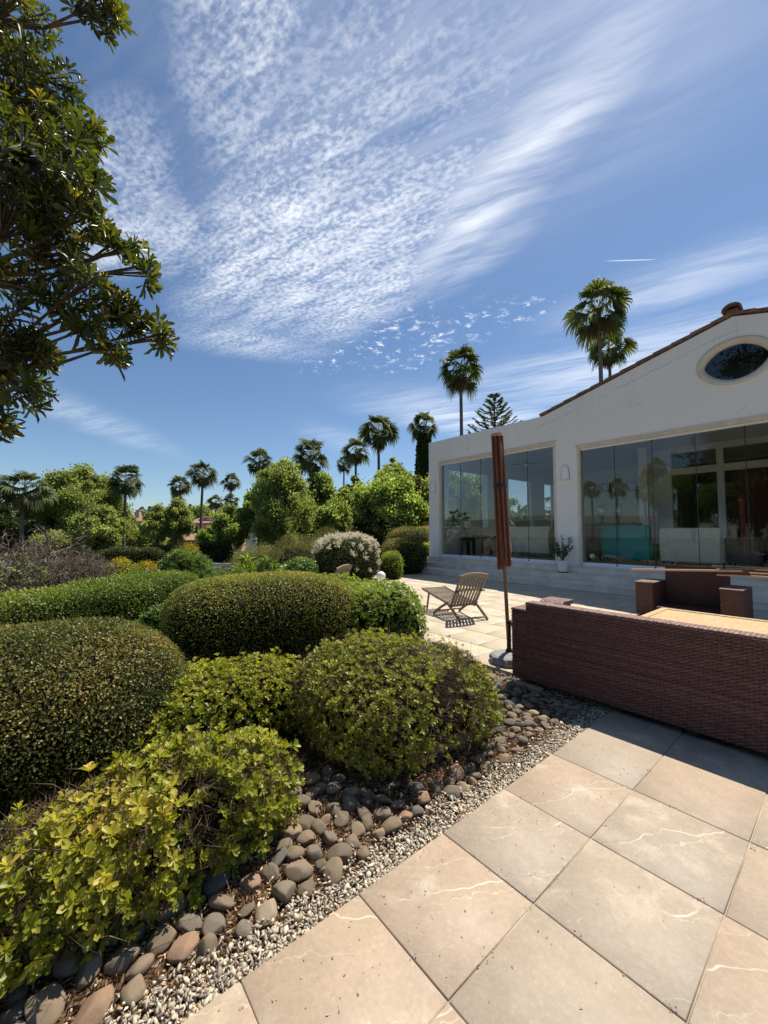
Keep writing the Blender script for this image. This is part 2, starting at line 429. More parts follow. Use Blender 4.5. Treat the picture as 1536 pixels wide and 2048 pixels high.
M_GLASS = bpy.data.materials.new('window_glass'); M_GLASS.use_nodes = True
t = NT(M_GLASS.node_tree); M_GLASS.node_tree.nodes.clear()
lw = t.n('ShaderNodeFresnel', IOR=1.45)
tr = t.n('ShaderNodeBsdfTransparent', Color=(.965, .98, .975, 1)); gl = t.n('ShaderNodeBsdfGlossy', Color=(.95, .97, 1, 1), Roughness=.0)
fr = t.math('MINIMUM', t.math('ADD', t.math('MULTIPLY', lw.outputs[0], .75), .012), 1.0)
mx = t.n('ShaderNodeMixShader', _0=fr, _1=tr.outputs[0], _2=gl.outputs[0])
t.n('ShaderNodeOutputMaterial', Surface=mx.outputs[0])


def wicker_mat(name, c0, c1, c2, su=.042, sv=.0125, rough=.55, bs=.9):
    m, t, b = pm(name, c0, rough, .35)
    tcn = t.n('ShaderNodeTexCoord'); uvn = t.n('ShaderNodeSeparateXYZ', _0=tcn.outputs['UV'])
    u, v = uvn.outputs[0], uvn.outputs[1]
    row = t.math('FLOOR', t.math('DIVIDE', v, sv)); odd = t.math('MULTIPLY', t.math('FRACT', t.math('MULTIPLY', row, .5)), 2.0)
    uu = t.math('ADD', t.math('DIVIDE', u, su), t.math('MULTIPLY', odd, .5))
    hw = t.math('ABSOLUTE', t.math('SINE', t.math('MULTIPLY', uu, math.pi)))
    vv = t.math('SINE', t.math('MULTIPLY', t.math('FRACT', t.math('DIVIDE', v, sv)), math.pi))
    h = t.math('MULTIPLY', t.math('POWER', hw, .6), t.math('POWER', vv, .5))
    rn = t.n('ShaderNodeTexWhiteNoise', {'noise_dimensions': '2D'}, Vector=t.n('ShaderNodeCombineXYZ', _0=t.math('FLOOR', uu), _1=row).outputs[0])
    c = t.mix(rn.outputs['Value'], c0, c1); c = t.mix(t.smooth(h, .45, .05), c, c2)
    t.put(b.inputs['Base Color'], c); t.put(b.inputs['Normal'], t.bump(h, bs, .006))
    return m


M_WICK = wicker_mat('brown_wicker', (.085, .036, .028), (.135, .062, .045), (.018, .009, .008))
M_WICKTOP = wicker_mat('brown_wicker_edge', (.17, .085, .07), (.30, .18, .16), (.03, .014, .012), .05, .03)
M_STRAND = leaf_mat('wicker_strand', [(0, (.068, .027, .026)), (.5, (.125, .054, .050)), (1, (.225, .122, .112))], .5, .4, 0)
M_WDARK, _, _ = pm('wicker_backing', (.016, .009, .008), .8, .1)
M_TAN = wicker_mat('tan_wicker', (.50, .33, .155), (.66, .47, .25), (.30, .185, .085), .036, .018, .5, .8)


def wood_mat(name, c0, c1, rough=.5, ax=(1, 1, 1), spec=.4, sc=14):
    m, t, b = pm(name, c0, rough, spec)
    tcn = t.n('ShaderNodeTexCoord'); mp = t.n('ShaderNodeMapping', Vector=tcn.outputs['Object']); mp.inputs['Scale'].default_value = ax
    f = t.noise(mp.outputs[0], sc, 5, .6, .6)
    t.put(b.inputs['Base Color'], t.mix(t.smooth(f, .3, .7), c0, c1)); t.put(b.inputs['Normal'], t.bump(f, .25, .004))
    return m


M_RIB = wood_mat('reddish_hardwood', (.15, .05, .026), (.26, .092, .046), .42, (6, 6, .5))
M_POLE = wood_mat('oiled_pole_wood', (.27, .12, .05), (.36, .18, .085), .45, (6, 6, .5))
M_TEAKG = wood_mat('weathered_teak', (.15, .117, .083), (.26, .212, .158), .8, (5, 5, 1), .2)
M_TEAKB = wood_mat('pale_brown_teak', (.42, .25, .13), (.56, .37, .21), .55, (3, 3, 3))
M_GREYPL = var_mat('grey_concrete_base', (.20, .20, .195), (.32, .315, .30), 12, .7, .3, .3, 90)
M_BLACK, _, _ = pm('black_metal', (.015, .016, .018), .45, .5)
M_BARK = var_mat('grey_brown_bark', (.07, .055, .042), (.16, .13, .10), 7, .95, .1, .7, 25, sxyz=(1, 1, .35))
M_PBARK = var_mat('palm_bark', (.12, .095, .075), (.20, .165, .135), 5, .95, .1, .7, 18, sxyz=(.6, .6, 3.5))
M_TWIG = leaf_mat('twig_wood', [(0, (.055, .035, .024)), (.6, (.12, .08, .055)), (1, (.22, .17, .125))], .85, .1, 0)
M_GREYTWIG = leaf_mat('grey_bare_twigs', [(0, (.13, .10, .078)), (.6, (.27, .215, .17)), (1, (.45, .38, .315))], .85, .1, 0)
M_CORE = var_mat('inner_twig_shade', (.006, .005, .003), (.020, .015, .009), 18, .95, .05, .8, 40)  # for the solid twig mass, inner shade put into its colour

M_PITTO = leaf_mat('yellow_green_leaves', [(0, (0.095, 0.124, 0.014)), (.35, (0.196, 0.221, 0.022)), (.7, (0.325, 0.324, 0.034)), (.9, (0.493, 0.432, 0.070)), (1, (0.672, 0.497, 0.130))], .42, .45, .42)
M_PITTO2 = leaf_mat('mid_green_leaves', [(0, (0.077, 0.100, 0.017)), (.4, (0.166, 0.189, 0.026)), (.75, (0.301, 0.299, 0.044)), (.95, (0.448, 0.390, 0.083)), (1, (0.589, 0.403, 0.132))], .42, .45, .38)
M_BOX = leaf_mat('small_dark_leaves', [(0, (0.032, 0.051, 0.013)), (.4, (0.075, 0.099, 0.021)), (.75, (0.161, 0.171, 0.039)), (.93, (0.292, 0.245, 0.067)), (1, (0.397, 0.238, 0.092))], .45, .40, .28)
M_BOXO = leaf_mat('olive_small_leaves', [(0, (0.050, 0.073, 0.016)), (.35, (0.131, 0.159, 0.029)), (.7, (0.296, 0.295, 0.054)), (.93, (0.496, 0.409, 0.096)), (1, (0.606, 0.379, 0.132))], .45, .40, .30)
M_BRIGHT = leaf_mat('bright_green_leaves', [(0, (0.068, 0.112, 0.018)), (.45, (0.150, 0.225, 0.030)), (.8, (0.255, 0.315, 0.045)), (1, (0.390, 0.405, 0.090))], .42, .45, .40)
M_LONGH = leaf_mat('hedge_leaves', [(0, (0.036, 0.065, 0.014)), (.5, (0.100, 0.152, 0.026)), (.85, (0.200, 0.263, 0.042)), (1, (0.315, 0.336, 0.095))], .42, .45, .34)
M_OLEA = leaf_mat('oleander_leaves', [(0, (0.054, 0.100, 0.032)), (.5, (0.118, 0.190, 0.058)), (1, (0.234, 0.324, 0.108))], .42, .45, .34)
M_TREE = leaf_mat('fresh_tree_leaves', [(0, (0.136, 0.188, 0.063)), (.5, (0.259, 0.325, 0.112)), (1, (0.445, 0.506, 0.223))], .55, .25, .55)
M_TREEG = leaf_mat('grey_green_tree_leaves', [(0, (0.139, 0.162, 0.069)), (.5, (0.276, 0.312, 0.132)), (1, (0.439, 0.474, 0.248))], .55, .25, .52)
M_TREEY = leaf_mat('yellow_green_tree_leaves', [(0, (0.138, 0.169, 0.066)), (.5, (0.257, 0.305, 0.120)), (1, (0.396, 0.445, 0.229))], .55, .25, .56)
M_TREED = leaf_mat('dark_evergreen_leaves', [(0, (.028, .040, .014)), (.5, (.06, .08, .025)), (1, (.12, .14, .045))], .5, .35, .3)
M_OLIVE = leaf_mat('olive_scrub_leaves', [(0, (0.086, 0.086, 0.038)), (.5, (0.163, 0.157, 0.065)), (1, (0.269, 0.250, 0.106))], .6, .3, .35)
M_PALM = leaf_mat('palm_fronds', [(0, (0.047, 0.062, 0.024)), (.6, (0.100, 0.120, 0.043)), (1, (0.173, 0.192, 0.073))], .65, .22, .28)
M_DEADP = leaf_mat('dead_palm_fronds', [(0, (0.078, 0.050, 0.029)), (1, (0.204, 0.144, 0.084))], .8, .2, .1)
M_BIGT = leaf_mat('thick_glossy_leaves', [(0, (0.034, 0.050, 0.012)), (.5, (0.078, 0.095, 0.019)), (.85, (0.156, 0.165, 0.031)), (.96, (0.286, 0.251, 0.042)), (1, (0.546, 0.330, 0.060))], .34, .5, .30, (1.5, 1.6, .45))
M_WHITEF = leaf_mat('white_blossom', [(0, (0.589, 0.524, 0.378)), (1, (0.836, 0.773, 0.619))], .8, .1, .35, (1, 1, 1))
M_YELLOWF = leaf_mat('yellow_blossom', [(0, (.24, .20, .02)), (.5, (.48, .34, .02)), (1, (.60, .40, .04))], .6, .2, .3, (1.2, 1.1, .6))
M_STONE, t, b = pm('river_stone', (.2, .18, .15), .8, .25)
oi = t.n('ShaderNodeObjectInfo'); tcn = t.n('ShaderNodeTexCoord')
c = t.ramp(oi.outputs['Random'], [(0, (.135, .105, .072)), (.2, (.20, .152, .10)), (.42, (.25, .182, .115)), (.58, (.165, .142, .112)), (.70, (.135, .13, .118)), (.84, (.28, .21, .135)), (.94, (.33, .20, .125)), (1, (.38, .30, .20))])
f1 = t.noise(tcn.outputs['Object'], 22, 6, .65, w=t.math('MULTIPLY', oi.outputs['Random'], 50))
c = t.mix(t.smooth(f1, .35, .75, 0, .6), c, (.09, .075, .06)); f2 = t.noise(tcn.outputs['Object'], 140, 3, .6)
c = t.mix(t.smooth(f2, .6, .72, 0, .35), c, (.36, .33, .28))
t.put(b.inputs['Base Color'], c); t.put(b.inputs['Normal'], t.bump(t.math('ADD', f1, t.math('MULTIPLY', f2, .3)), .45, .006))
M_CHIP = leaf_mat('pale_marble_chips', [(0, (0.135, 0.110, 0.088)), (.2, (0.279, 0.238, 0.185)), (.5, (0.468, 0.400, 0.307)), (.85, (0.666, 0.590, 0.454)), (.94, (0.414, 0.264, 0.160)), (1, (0.180, 0.154, 0.126))], .75, .3, 0)
M_MULCH = leaf_mat('dry_needles', [(0, (.15, .082, .042)), (.5, (.30, .18, .10)), (.9, (.46, .32, .19)), (1, (.62, .52, .37))], .9, .1, .0)
M_WHITEP, _, _ = pm('white_pot_glaze', (.74, .73, .70), .55, .35)
M_OPAL, _, _ = pm('opal_globe', (.80, .79, .75), .35, .5)


def fabric(name, c, rough=.95): return var_mat(name, tuple(q * .9 for q in c), tuple(min(1, q * 1.08) for q in c), 9, rough, .1, .25, 220, bd=.003)


M_TEAL = fabric('teal_fabric', (.02, .30, .33)); M_CREAMF = fabric('cream_fabric', (.68, .63, .55)); M_GREYF = fabric('grey_brown_fabric', (.16, .135, .12))
M_BLUEF = fabric('slate_blue_fabric', (.07, .09, .17)); M_DARKW, _, _ = pm('dark_lacquered_wood', (.018, .014, .012), .35, .5)
M_SHADE, _, _ = pm('lamp_shade_linen', (.72, .68, .60), .9, .1)
M_CLEAR = bpy.data.materials.new('clear_blown_glass'); M_CLEAR.use_nodes = True
t = NT(M_CLEAR.node_tree); M_CLEAR.node_tree.nodes.clear()
fr = t.math('MINIMUM', t.math('ADD', t.math('MULTIPLY', t.n('ShaderNodeLayerWeight', Blend=.45).outputs['Facing'], .7), .12), 1.0)
mx = t.n('ShaderNodeMixShader', _0=fr, _1=t.n('ShaderNodeBsdfTransparent', Color=(.95, .97, .97, 1)).outputs[0], _2=t.n('ShaderNodeBsdfGlossy', Roughness=.05).outputs[0])
t.n('ShaderNodeOutputMaterial', Surface=mx.outputs[0])

# ------------------------------------------------------------------ ground, hills
gx = np.sinh(np.linspace(-6.2, 6.2, 150)) * 4.2
gx, gy = np.meshgrid(gx, gx, indexing='ij')
n = gx.shape[0]
V = np.stack([gx.ravel(), gy.ravel(), zt(gx.ravel(), gy.ravel())], 1)
V[:, 2] = np.maximum(V[:, 2], -25)
idx = np.arange(n * n).reshape(n, n)
Fg = np.stack([idx[:-1, :-1].ravel(), idx[1:, :-1].ravel(), idx[1:, 1:].ravel(), idx[:-1, 1:].ravel()], 1)
tag(link('ground', raw_mesh('ground', V, Fg), M_SOIL), kind='structure')

M_HILL = var_mat('hazy_scrub_hill', (.10, .12, .10), (.17, .18, .14), .02, .95, .05)  # distance haze is put into the pale scrub colour
def hills(name, pts, depth, mat):
    """a ridge through pts (x, y, height), depth metres thick"""
    pts = np.array(pts, float); N_ = 60
    s = np.linspace(0, len(pts) - 1, N_); ii = np.arange(len(pts))
    c = np.stack([np.interp(s, ii, pts[:, k]) for k in range(3)], 1)
    c[:, 2] += 3 * np.sin(s * 5) + 2 * np.sin(s * 11 + 1)
    out = unit(np.stack([c[:, 0], c[:, 1]], 1)); rows = []
    for q, h in ((-1, 0), (-.6, .45), (-.25, .85), (0, 1), (.3, .85), (1, 0)):
        rows.append(np.stack([c[:, 0] + out[:, 0] * depth * q, c[:, 1] + out[:, 1] * depth * q, -26 + (c[:, 2] + 26) * h], 1))
    V = np.stack(rows, 0); k = len(rows); idx = np.arange(k * N_).reshape(k, N_)
    Fh = np.stack([idx[:-1, :-1].ravel(), idx[1:, :-1].ravel(), idx[1:, 1:].ravel(), idx[:-1, 1:].ravel()], 1)
    return tag(link(name, raw_mesh(name, V.reshape(-1, 3), Fh), mat), kind='structure')
hills('hills', [(-900, -300, 14), (-800, 100, 26), (-700, 500, 32), (-420, 800, 22), (-150, 950, 8)], 220, M_HILL)
hills('hill', [(-120, 900, 4), (120, 980, 10), (380, 900, 12), (640, 760, 8)], 160, M_HILL)

# ------------------------------------------------------------------ patio
XJ = [-1.60, -1.06, -0.50, 0.04, 0.56, 1.084, 1.638, 2.205, 2.81, 3.41, 4.01, 4.60]
YJ = [1.48, 0.957, 0.42, -0.12, -0.66, -1.2, -1.74, -2.28, -2.82, -3.36]
rs = rng(5)
class Slabs:
    def __init__(s): s.V = []; s.F = []; s.A = []
    def slab(s, x0, x1, y0, y1, g=.004, z=0.0, th=.045, b=.004):
        zz = z + rs.uniform(-.0012, .0012); k = len(s.V); a = rs.rand()
        x0 += g / 2; x1 -= g / 2; y0 += g / 2; y1 -= g / 2
        for (e, h) in ((0, zz - th), (0, zz - b), (b, zz)):
            s.V += [(x0 + e, y0 + e, h), (x1 - e, y0 + e, h), (x1 - e, y1 - e, h), (x0 + e, y1 - e, h)]
        s.F += [(k + 8, k + 9, k + 10, k + 11)]
        for q in (0, 4):
            for j in range(4): s.F.append((k + q + j, k + q + (j + 1) % 4, k + q + 4 + (j + 1) % 4, k + q + 4 + j))
        s.A += [a] * 12
    def build(s, name, mat):
        me = raw_mesh(name, np.array(s.V), np.array(s.F), np.array(s.A), smooth=False)
        return tag(link(name, me, mat), kind='structure')
S = Slabs()
for i in range(len(XJ) - 1):
    for j in range(len(YJ) - 1):
        S.slab(XJ[i], XJ[i + 1], YJ[j + 1], YJ[j], .005)
S.build('patio', M_SLAB)
S = Slabs()
x = 4.03; xs = [4.04]
while xs[-1] < 12.3: xs.append(xs[-1] + .60)
for i in range(len(xs) - 1):
    y = -7.0 + (.3 if i % 2 else 0)
    while y < 12.4:
        y1 = y + .60
        if xs[i + 1] < 4.7 and y < 1.48: y = y1; continue
        S.slab(xs[i], xs[i + 1], y, y1, .013, b=.006); y = y1
tag(S.build('terrace', M_SLABF), kind='structure')
m = MB(); m.box(-1.62, 4.62, -3.38, 1.47, -.048, -.007); m.box(4.63, 12.3, -7.05, 12.3, -.048, -.009); m.box(4.045, 4.629, 1.471, 12.3, -.048, -.008)
tag(m.build('mortar_bed', M_JOINT), kind='structure')
# weeds in the joints
rw = rng(8); Pw = []
for k in range(60):
    if rw.rand() < .5: Pw.append((rw.choice(XJ[4:]) + rw.normal() * .003, rw.uniform(-.2, 1.45), 0))
    else: Pw.append((rw.uniform(.5, 4), rw.choice(YJ[1:4]) + rw.normal() * .003, 0))
for k in range(160): Pw.append((rw.choice(xs[:9]) + rw.normal() * .006, rw.uniform(1.6, 8), 0))
Pw = np.repeat(np.array(Pw, float), 5, 0); Pw[:, :2] += rw.normal(size=(len(Pw), 2)) * .010
Dw = unit(rw.normal(size=(len(Pw), 3)) + [0, 0, .7]); Dw[:, 2] = np.abs(Dw[:, 2]) * .6
tag(leaf_obj('joint_weeds', leaf_geo(Pw, Dw, rw.normal(size=Dw.shape) + [0, 0, 2], rw.uniform(.003, .010, len(Pw)), rw.uniform(.001, .003, len(Pw)), T_QUAD, rw.rand(len(Pw)) * .5), M_TWIG), kind='stuff')

# ------------------------------------------------------------------ cobbles, gravel, mulch
def ico(sub):
    import bmesh
    bm = bmesh.new(); bmesh.ops.create_icosphere(bm, subdivisions=sub, radius=1.0)
    V = np.array([v.co[:] for v in bm.verts]); Fc = np.array([[v.index for v in f.verts] for f in bm.faces]); bm.free(); return V, Fc
IV, IF = ico(4)
stone_me = []
for k in range(14):
    r_ = rng(100 + k); V = IV.copy()
    V *= (1 + .13 * nz(V, 1.5, k) + .05 * nz(V, 4.0, k + 50) + .012 * nz(V, 14.0, k + 90))[:, None]
    for q in range(7):      # worn flats
        d = unit(r_.normal(size=3)); h = r_.uniform(.62, .88); s_ = V @ d; V -= np.maximum(s_ - h, 0)[:, None] * d * .8
    V *= np.array([1.0, r_.uniform(.68, .9), r_.uniform(.42, .58)])
    me = raw_mesh('river_cobble', V, IF); me.materials.append(M_STONE); stone_me.append(me)
rc = rng(21); cob = []
def in_bed(x, y):
    if (x - 2.22) ** 2 / .50 + (y - 2.58) ** 2 / .62 < 1: return False        # under the round shrub
    band = 1.665 + .04 * math.sin(x * 5) < y < (2.08 if x < 1.15 else 2.45 if x < 1.5 else 2.05) and -.35 < x < 3.0
    return band or (2.6 < x < 3.86 and 1.70 < y < 3.15) or (3.3 < x < 3.86 and 3.1 < y < 3.55)
for lo, hi, tr, tight in ((.040, .056, 2500, .90), (.031, .044, 30000, .86), (.022, .030, 60000, .88)):
    for _ in range(tr):
        if len(cob) >= 298: break
        x, y = rc.uniform(-.35, 3.9), rc.uniform(1.66, 3.6)
        if not in_bed(x, y): continue
        r_ = rc.uniform(lo, hi) * (.88 if x > 2.6 else 1.0)
        if all((x - a) ** 2 + (y - b_) ** 2 > ((r_ + c_) * tight) ** 2 for a, b_, c_ in cob): cob.append((x, y, r_))
for i, (x, y, r_) in enumerate(cob):
    o = bpy.data.objects.new('river_cobble', stone_me[rc.randint(14)]); COL.objects.link(o)
    o.location = (x, y, -.035 + r_ * rc.uniform(.02, .24)); o.scale = (r_ * 1.22,) * 3
    o.rotation_euler = (rc.normal() * .22, rc.normal() * .22, rc.uniform(0, 6.28))
    tag(o, 'rounded grey brown river cobble half sunk in the dry bed between hedge and gravel', 'cobble', 'river cobbles in the bed beside the patio')

# bits blown on to the slabs
rl = rng(23); nl_ = 320; Pl_ = np.stack([rl.uniform(-.4, 3.6, nl_), 1.47 - np.abs(rl.normal(size=nl_)) * .35, np.full(nl_, .003)], 1); Dl_ = rl.normal(size=(nl_, 3)); Dl_[:, 2] *= .05
tag(leaf_obj('leaf_crumbs', leaf_geo(Pl_, Dl_, rl.normal(size=(nl_, 3)) * .15 + [0, 0, 1], rl.uniform(.004, .016, nl_), rl.uniform(.0008, .003, nl_), T_QUAD, rl.rand(nl_)), M_MULCH), kind='stuff')

# marble chips
OV, OF = ico(1)
rg = rng(31); NP = 13000
px_ = rg.uniform(-.5, 4.02, NP * 2); py_ = rg.uniform(1.487, 3.9, NP * 2)
wv = 1.665 + .035 * np.sin(px_ * 4.3) + .03 * np.sin(px_ * 11)
keep = (py_ < wv + rg.normal(size=len(px_)) * .025) | ((px_ > 3.72 + .05 * np.sin(py_ * 6)) & (rg.rand(len(px_)) < .75)) | (rg.rand(len(px_)) < .035)
px_, py_ = px_[keep], py_[keep]
ex = rg.uniform(-.5, 4.02, 8000); ey = 1.487 + np.abs(rg.normal(size=8000)) * .085
px_ = np.concatenate([px_, ex]); py_ = np.concatenate([py_, ey]); ok = py_ < 3.9; px_, py_ = px_[ok], py_[ok]; NP = len(px_)
sz = rg.uniform(.0042, .0105, NP) * (1 + .5 * (rg.rand(NP) < .12))
A_ = rg.normal(size=(NP, 3, 3)); Q = np.linalg.qr(A_)[0]
sc3 = np.stack([np.ones(NP) * 1.5, rg.uniform(.6, 1, NP), rg.uniform(.35, .7, NP)], 1)
lat = 1 + .28 * rg.normal(size=(NP, len(OV)))
Vc = OV[None] * np.clip(lat, .5, 1.5)[..., None] * sc3[:, None] * sz[:, None, None]
Vc = np.einsum('nij,nkj->nki', Q, Vc); Vc[..., 2] *= .8
Vc += np.stack([px_, py_, -.042 + rg.rand(NP) * .024], 1)[:, None]
Fc = OF[None] + (np.arange(NP) * len(OV))[:, None, None]
tag(link('gravel', raw_mesh('gravel', Vc.reshape(-1, 3), Fc.reshape(-1, 3), np.repeat(rg.rand(NP), len(OV)), smooth=False), M_CHIP), kind='stuff')
# dry needles and leaf bits on the soil
NM = 34000
Pm = np.stack([rg.uniform(-.8, 4.0, NM), 1.62 + np.abs(rg.normal(size=NM)) * .55, np.zeros(NM)], 1); Pm = Pm[Pm[:, 1] < 4.2]; NM = len(Pm)
Pm[:, 2] = -.047 + rg.rand(NM) ** 2 * .016
Dm = rg.normal(size=(NM, 3)); Dm[:, 2] *= .18
thin = rg.rand(NM) < .86
tag(leaf_obj('dry_litter', leaf_geo(Pm, Dm, rg.normal(size=(NM, 3)) * .4 + [0, 0, 1], np.where(thin, rg.uniform(.015, .06, NM), rg.uniform(.012, .03, NM)),
    np.where(thin, .0012, rg.uniform(.003, .006, NM)), T_QUAD, np.where(thin, rg.rand(NM) * .85, .6 + .4 * rg.rand(NM))), M_MULCH), kind='stuff')

# ------------------------------------------------------------------ the house
XF = 12.2
house = thing('white_house', 'white rendered house with a gable, eye shaped window and folding glass walls', 'house', (XF, 4.3, 0))
m = MB()
m.box(XF, XF + .3, 11.08, 11.65, 0, 5.38)
m.box(XF, XF + .3, 6.5, 11.08, 4.47, 5.38)
m.box(XF, XF + .3, 5.43, 6.10, 0, 4.20); m.box(XF, XF + .3, -2.2, 6.10, 4.20, 4.47)
m.box(XF, XF + .3, -3.06, -2.2, 0, 4.47)
m.box(XF + .01, XF + .3, 6.10, 11.08, 0, .56); m.box(XF + .01, XF + .3, -2.2, 5.43, 0, .56)
# gable with the eye shaped hole
EC = (1.72, 5.62); HA, HB = .64, .47
def eye(a, ha, hb, p=1.18): return (EC[0] + ha * math.cos(a), EC[1] + hb * np.sign(math.sin(a)) * abs(math.sin(a)) ** p)
outer = [(6.5, 4.47), (6.5, 5.38), (1.72, 6.695), (-3.06, 5.38), (-3.06, 4.47)]
def cast(a):
    d = np.array([math.cos(a), math.sin(a)]); best = 1e9
    for i in range(5):
        p = np.array(outer[i]) - EC; q = np.array(outer[(i + 1) % 5]) - EC; e = q - p
        den = d[0] * e[1] - d[1] * e[0]
        if abs(den) < 1e-9: continue
        tt = (p[0] * e[1] - p[1] * e[0]) / den; uu = (p[0] * d[1] - p[1] * d[0]) / den
        if tt > 0 and -1e-6 <= uu <= 1 + 1e-6: best = min(best, tt)
    return (EC[0] + d[0] * best, EC[1] + d[1] * best)
angs = sorted([k * 2 * math.pi / 72 for k in range(72)] + [math.atan2(p[1] - EC[1], p[0] - EC[0]) % (2 * math.pi) for p in outer])
inn = []
for a in angs:      # the hole point in the same direction
    d = (math.cos(a), math.sin(a)); pp = min((eye(q, HA, HB) for q in np.linspace(0, 2 * math.pi, 1441)), key=lambda e: abs(math.atan2((e[1] - EC[1]) * d[0] - (e[0] - EC[0]) * d[1], (e[0] - EC[0]) * d[0] + (e[1] - EC[1]) * d[1])))
    inn.append(pp)
out = [cast(a) for a in angs]; k = len(angs)
vs = [(XF, *p) for p in inn] + [(XF, *p) for p in out] + [(XF + .3, *p) for p in inn] + [(XF + .3, *p) for p in out]
fs = []
for i in range(k):
    j = (i + 1) % k
    fs += [(i, j, k + j, k + i), (2 * k + i, 3 * k + i, 3 * k + j, 2 * k + j), (i, 2 * k + i, 2 * k + j, j), (k + i, k + j, 3 * k + j, 3 * k + i)]
m.add(vs, fs)
# side and back walls of the rooms
XB1, XB2 = 23.0, 19.0
def wall_with_openings(y0, y1, x0, x1, z0, z1, ops):
    """wall along X with openings (xa, xb, za, zb)"""
    xx = x0
    for (xa, xb, za, zb) in ops:
        m.box(xx, xa, y0, y1, z0, z1); m.box(xa, xb, y0, y1, z0, za); m.box(xa, xb, y0, y1, zb, z1); xx = xb
    m.box(xx, x1, y0, y1, z0, z1)
SIDEW = [(13.0, 16.0, 1.72, 4.42), (17.6, 20.0, 1.72, 4.42), (21.2, 22.6, 1.72, 4.42)]
wall_with_openings(11.35, 11.65, XF + .3, XB1, 0, 5.38, SIDEW)
m.box(XB1, XB1 + .3, 5.6, 11.65, 0, 5.38); m.box(XF + .3, 24.3, -3.06, -2.76, 0, 5.38)
m.box(18.0, XB1, 5.30, 5.6, 0, 4.95)
m.box(24.0, 24.3, -2.76, 5.30, 0, 5.3)
m.build('front_wall', M_STUCCO, house, world=True)
m = MB(); m.box(XF + .3, 24.2, -2.76, 11.35, .50, .60); m.build('floor', M_WFLOOR, house, world=True)
m = MB(); m.box(XF + .3, 24.2, -2.76, 11.35, 4.95, 5.10); m.box(XF + .3, XF + .9, 6.4, 6.5, 5.1, 5.40)  # second box added under the eave to keep light out of the attic
m.build('ceiling', M_PLASTER, house, world=True)
m = MB()
for (y0, z0, y1, z1) in ((6.62, 5.40, 1.72, 6.75), (-3.25, 5.40, 1.72, 6.75)):
    m.prism([(y0, z0), (y1, z1), (y1, z1 + .09), (y0, z0 + .09)], lambda p: (XF + .05, p[0], p[1]), lambda p: (24.5, p[0], p[1]))
roof = m.build('roof', M_TERRA, house, world=True)
m = MB(); rr = rng(3)
for sgn in (1, -1):
    L_ = 5.0; nt_ = 12
    for i in range(nt_):
        a = i / nt_; b_ = (i + 1.06) / nt_
        ya, yb = 1.72 + sgn * 4.88 * (1 - a), 1.72 + sgn * 4.88 * (1 - b_)
        za, zb = 5.405 + 1.345 * a, 5.405 + 1.345 * b_
        j = rr.uniform(-.008, .008)
        m.bar((XF + .10 + j, ya, za + .035), (XF + .10 + j, yb, zb + .012), .30, .075, (0, 0, 1), 0)
        m.bar((XF + .14 + j, ya, za + .088), (XF + .14 + j, yb, zb + .066), .22, .035, (0, 0, 1), 1)
m.build('verge_tiles', [M_TERRA, M_LICHEN], house, bevel=.012, world=True)
m = MB()
for i in range(26):
    x0 = XF - .12 + i * .46
    pts = [(.17 * math.cos(a), .15 * math.sin(a)) for a in np.linspace(0, math.pi, 11)]; pts += [(.13 * math.cos(a), .11 * math.sin(a)) for a in np.linspace(math.pi, 0, 11)]
    m.prism(pts, lambda p: (x0, 1.72 + p[0] * 1.12, 6.82 + p[1] * 1.12), lambda p: (x0 + .5, 1.72 + p[0], 6.82 + p[1]))
m.box(XF - .04, XF + .25, 1.60, 1.84, 6.72, 6.86, 1)
m.build('ridge_tiles', [M_TERRA, M_TERRA], house, world=True)
# eye window: moulded surround, pane
ew = MB(); K = 72; rings = []
for (ha, hb, x, pw_) in ((.72, .55, XF + .002, 1.0), (.72, .55, XF - .022, 1.0), (.66, .50, XF - .030, 1.08), (.63, .46, XF + .02, 1.2), (.605, .43, XF + .05, 1.32), (.58, .405, XF + .10, 1.42)):
    rings.append([(x, *eye(q * 6.283185 / K, ha, hb, pw_)) for q in range(K)])
vs = sum(rings, []); fs = [(r * K + i, r * K + (i + 1) % K, (r + 1) * K + (i + 1) % K, (r + 1) * K + i) for r in range(len(rings) - 1) for i in range(K)]
ew.add(vs, fs); ewo = ew.build('eye_window', M_CREAM, house, smooth=True, world=True)
m = MB(); m.prism([eye(q * 6.283185 / K, .60, .42, 1.38) for q in range(K)], lambda p: (XF + .075, *p), lambda p: (XF + .085, *p))
o = m.build('pane', M_GLASS, None); l = house.location
o.parent = ewo; o.location = (-l.x, -l.y, -l.z)
# attic shade behind the eye window, painted as a near-black panel
m = MB(); m.box(XF + .9, XF + .95, -.5, 4.0, 5.10, 6.3); m.build('attic_shade_panel', M_DARKW, house, world=True)


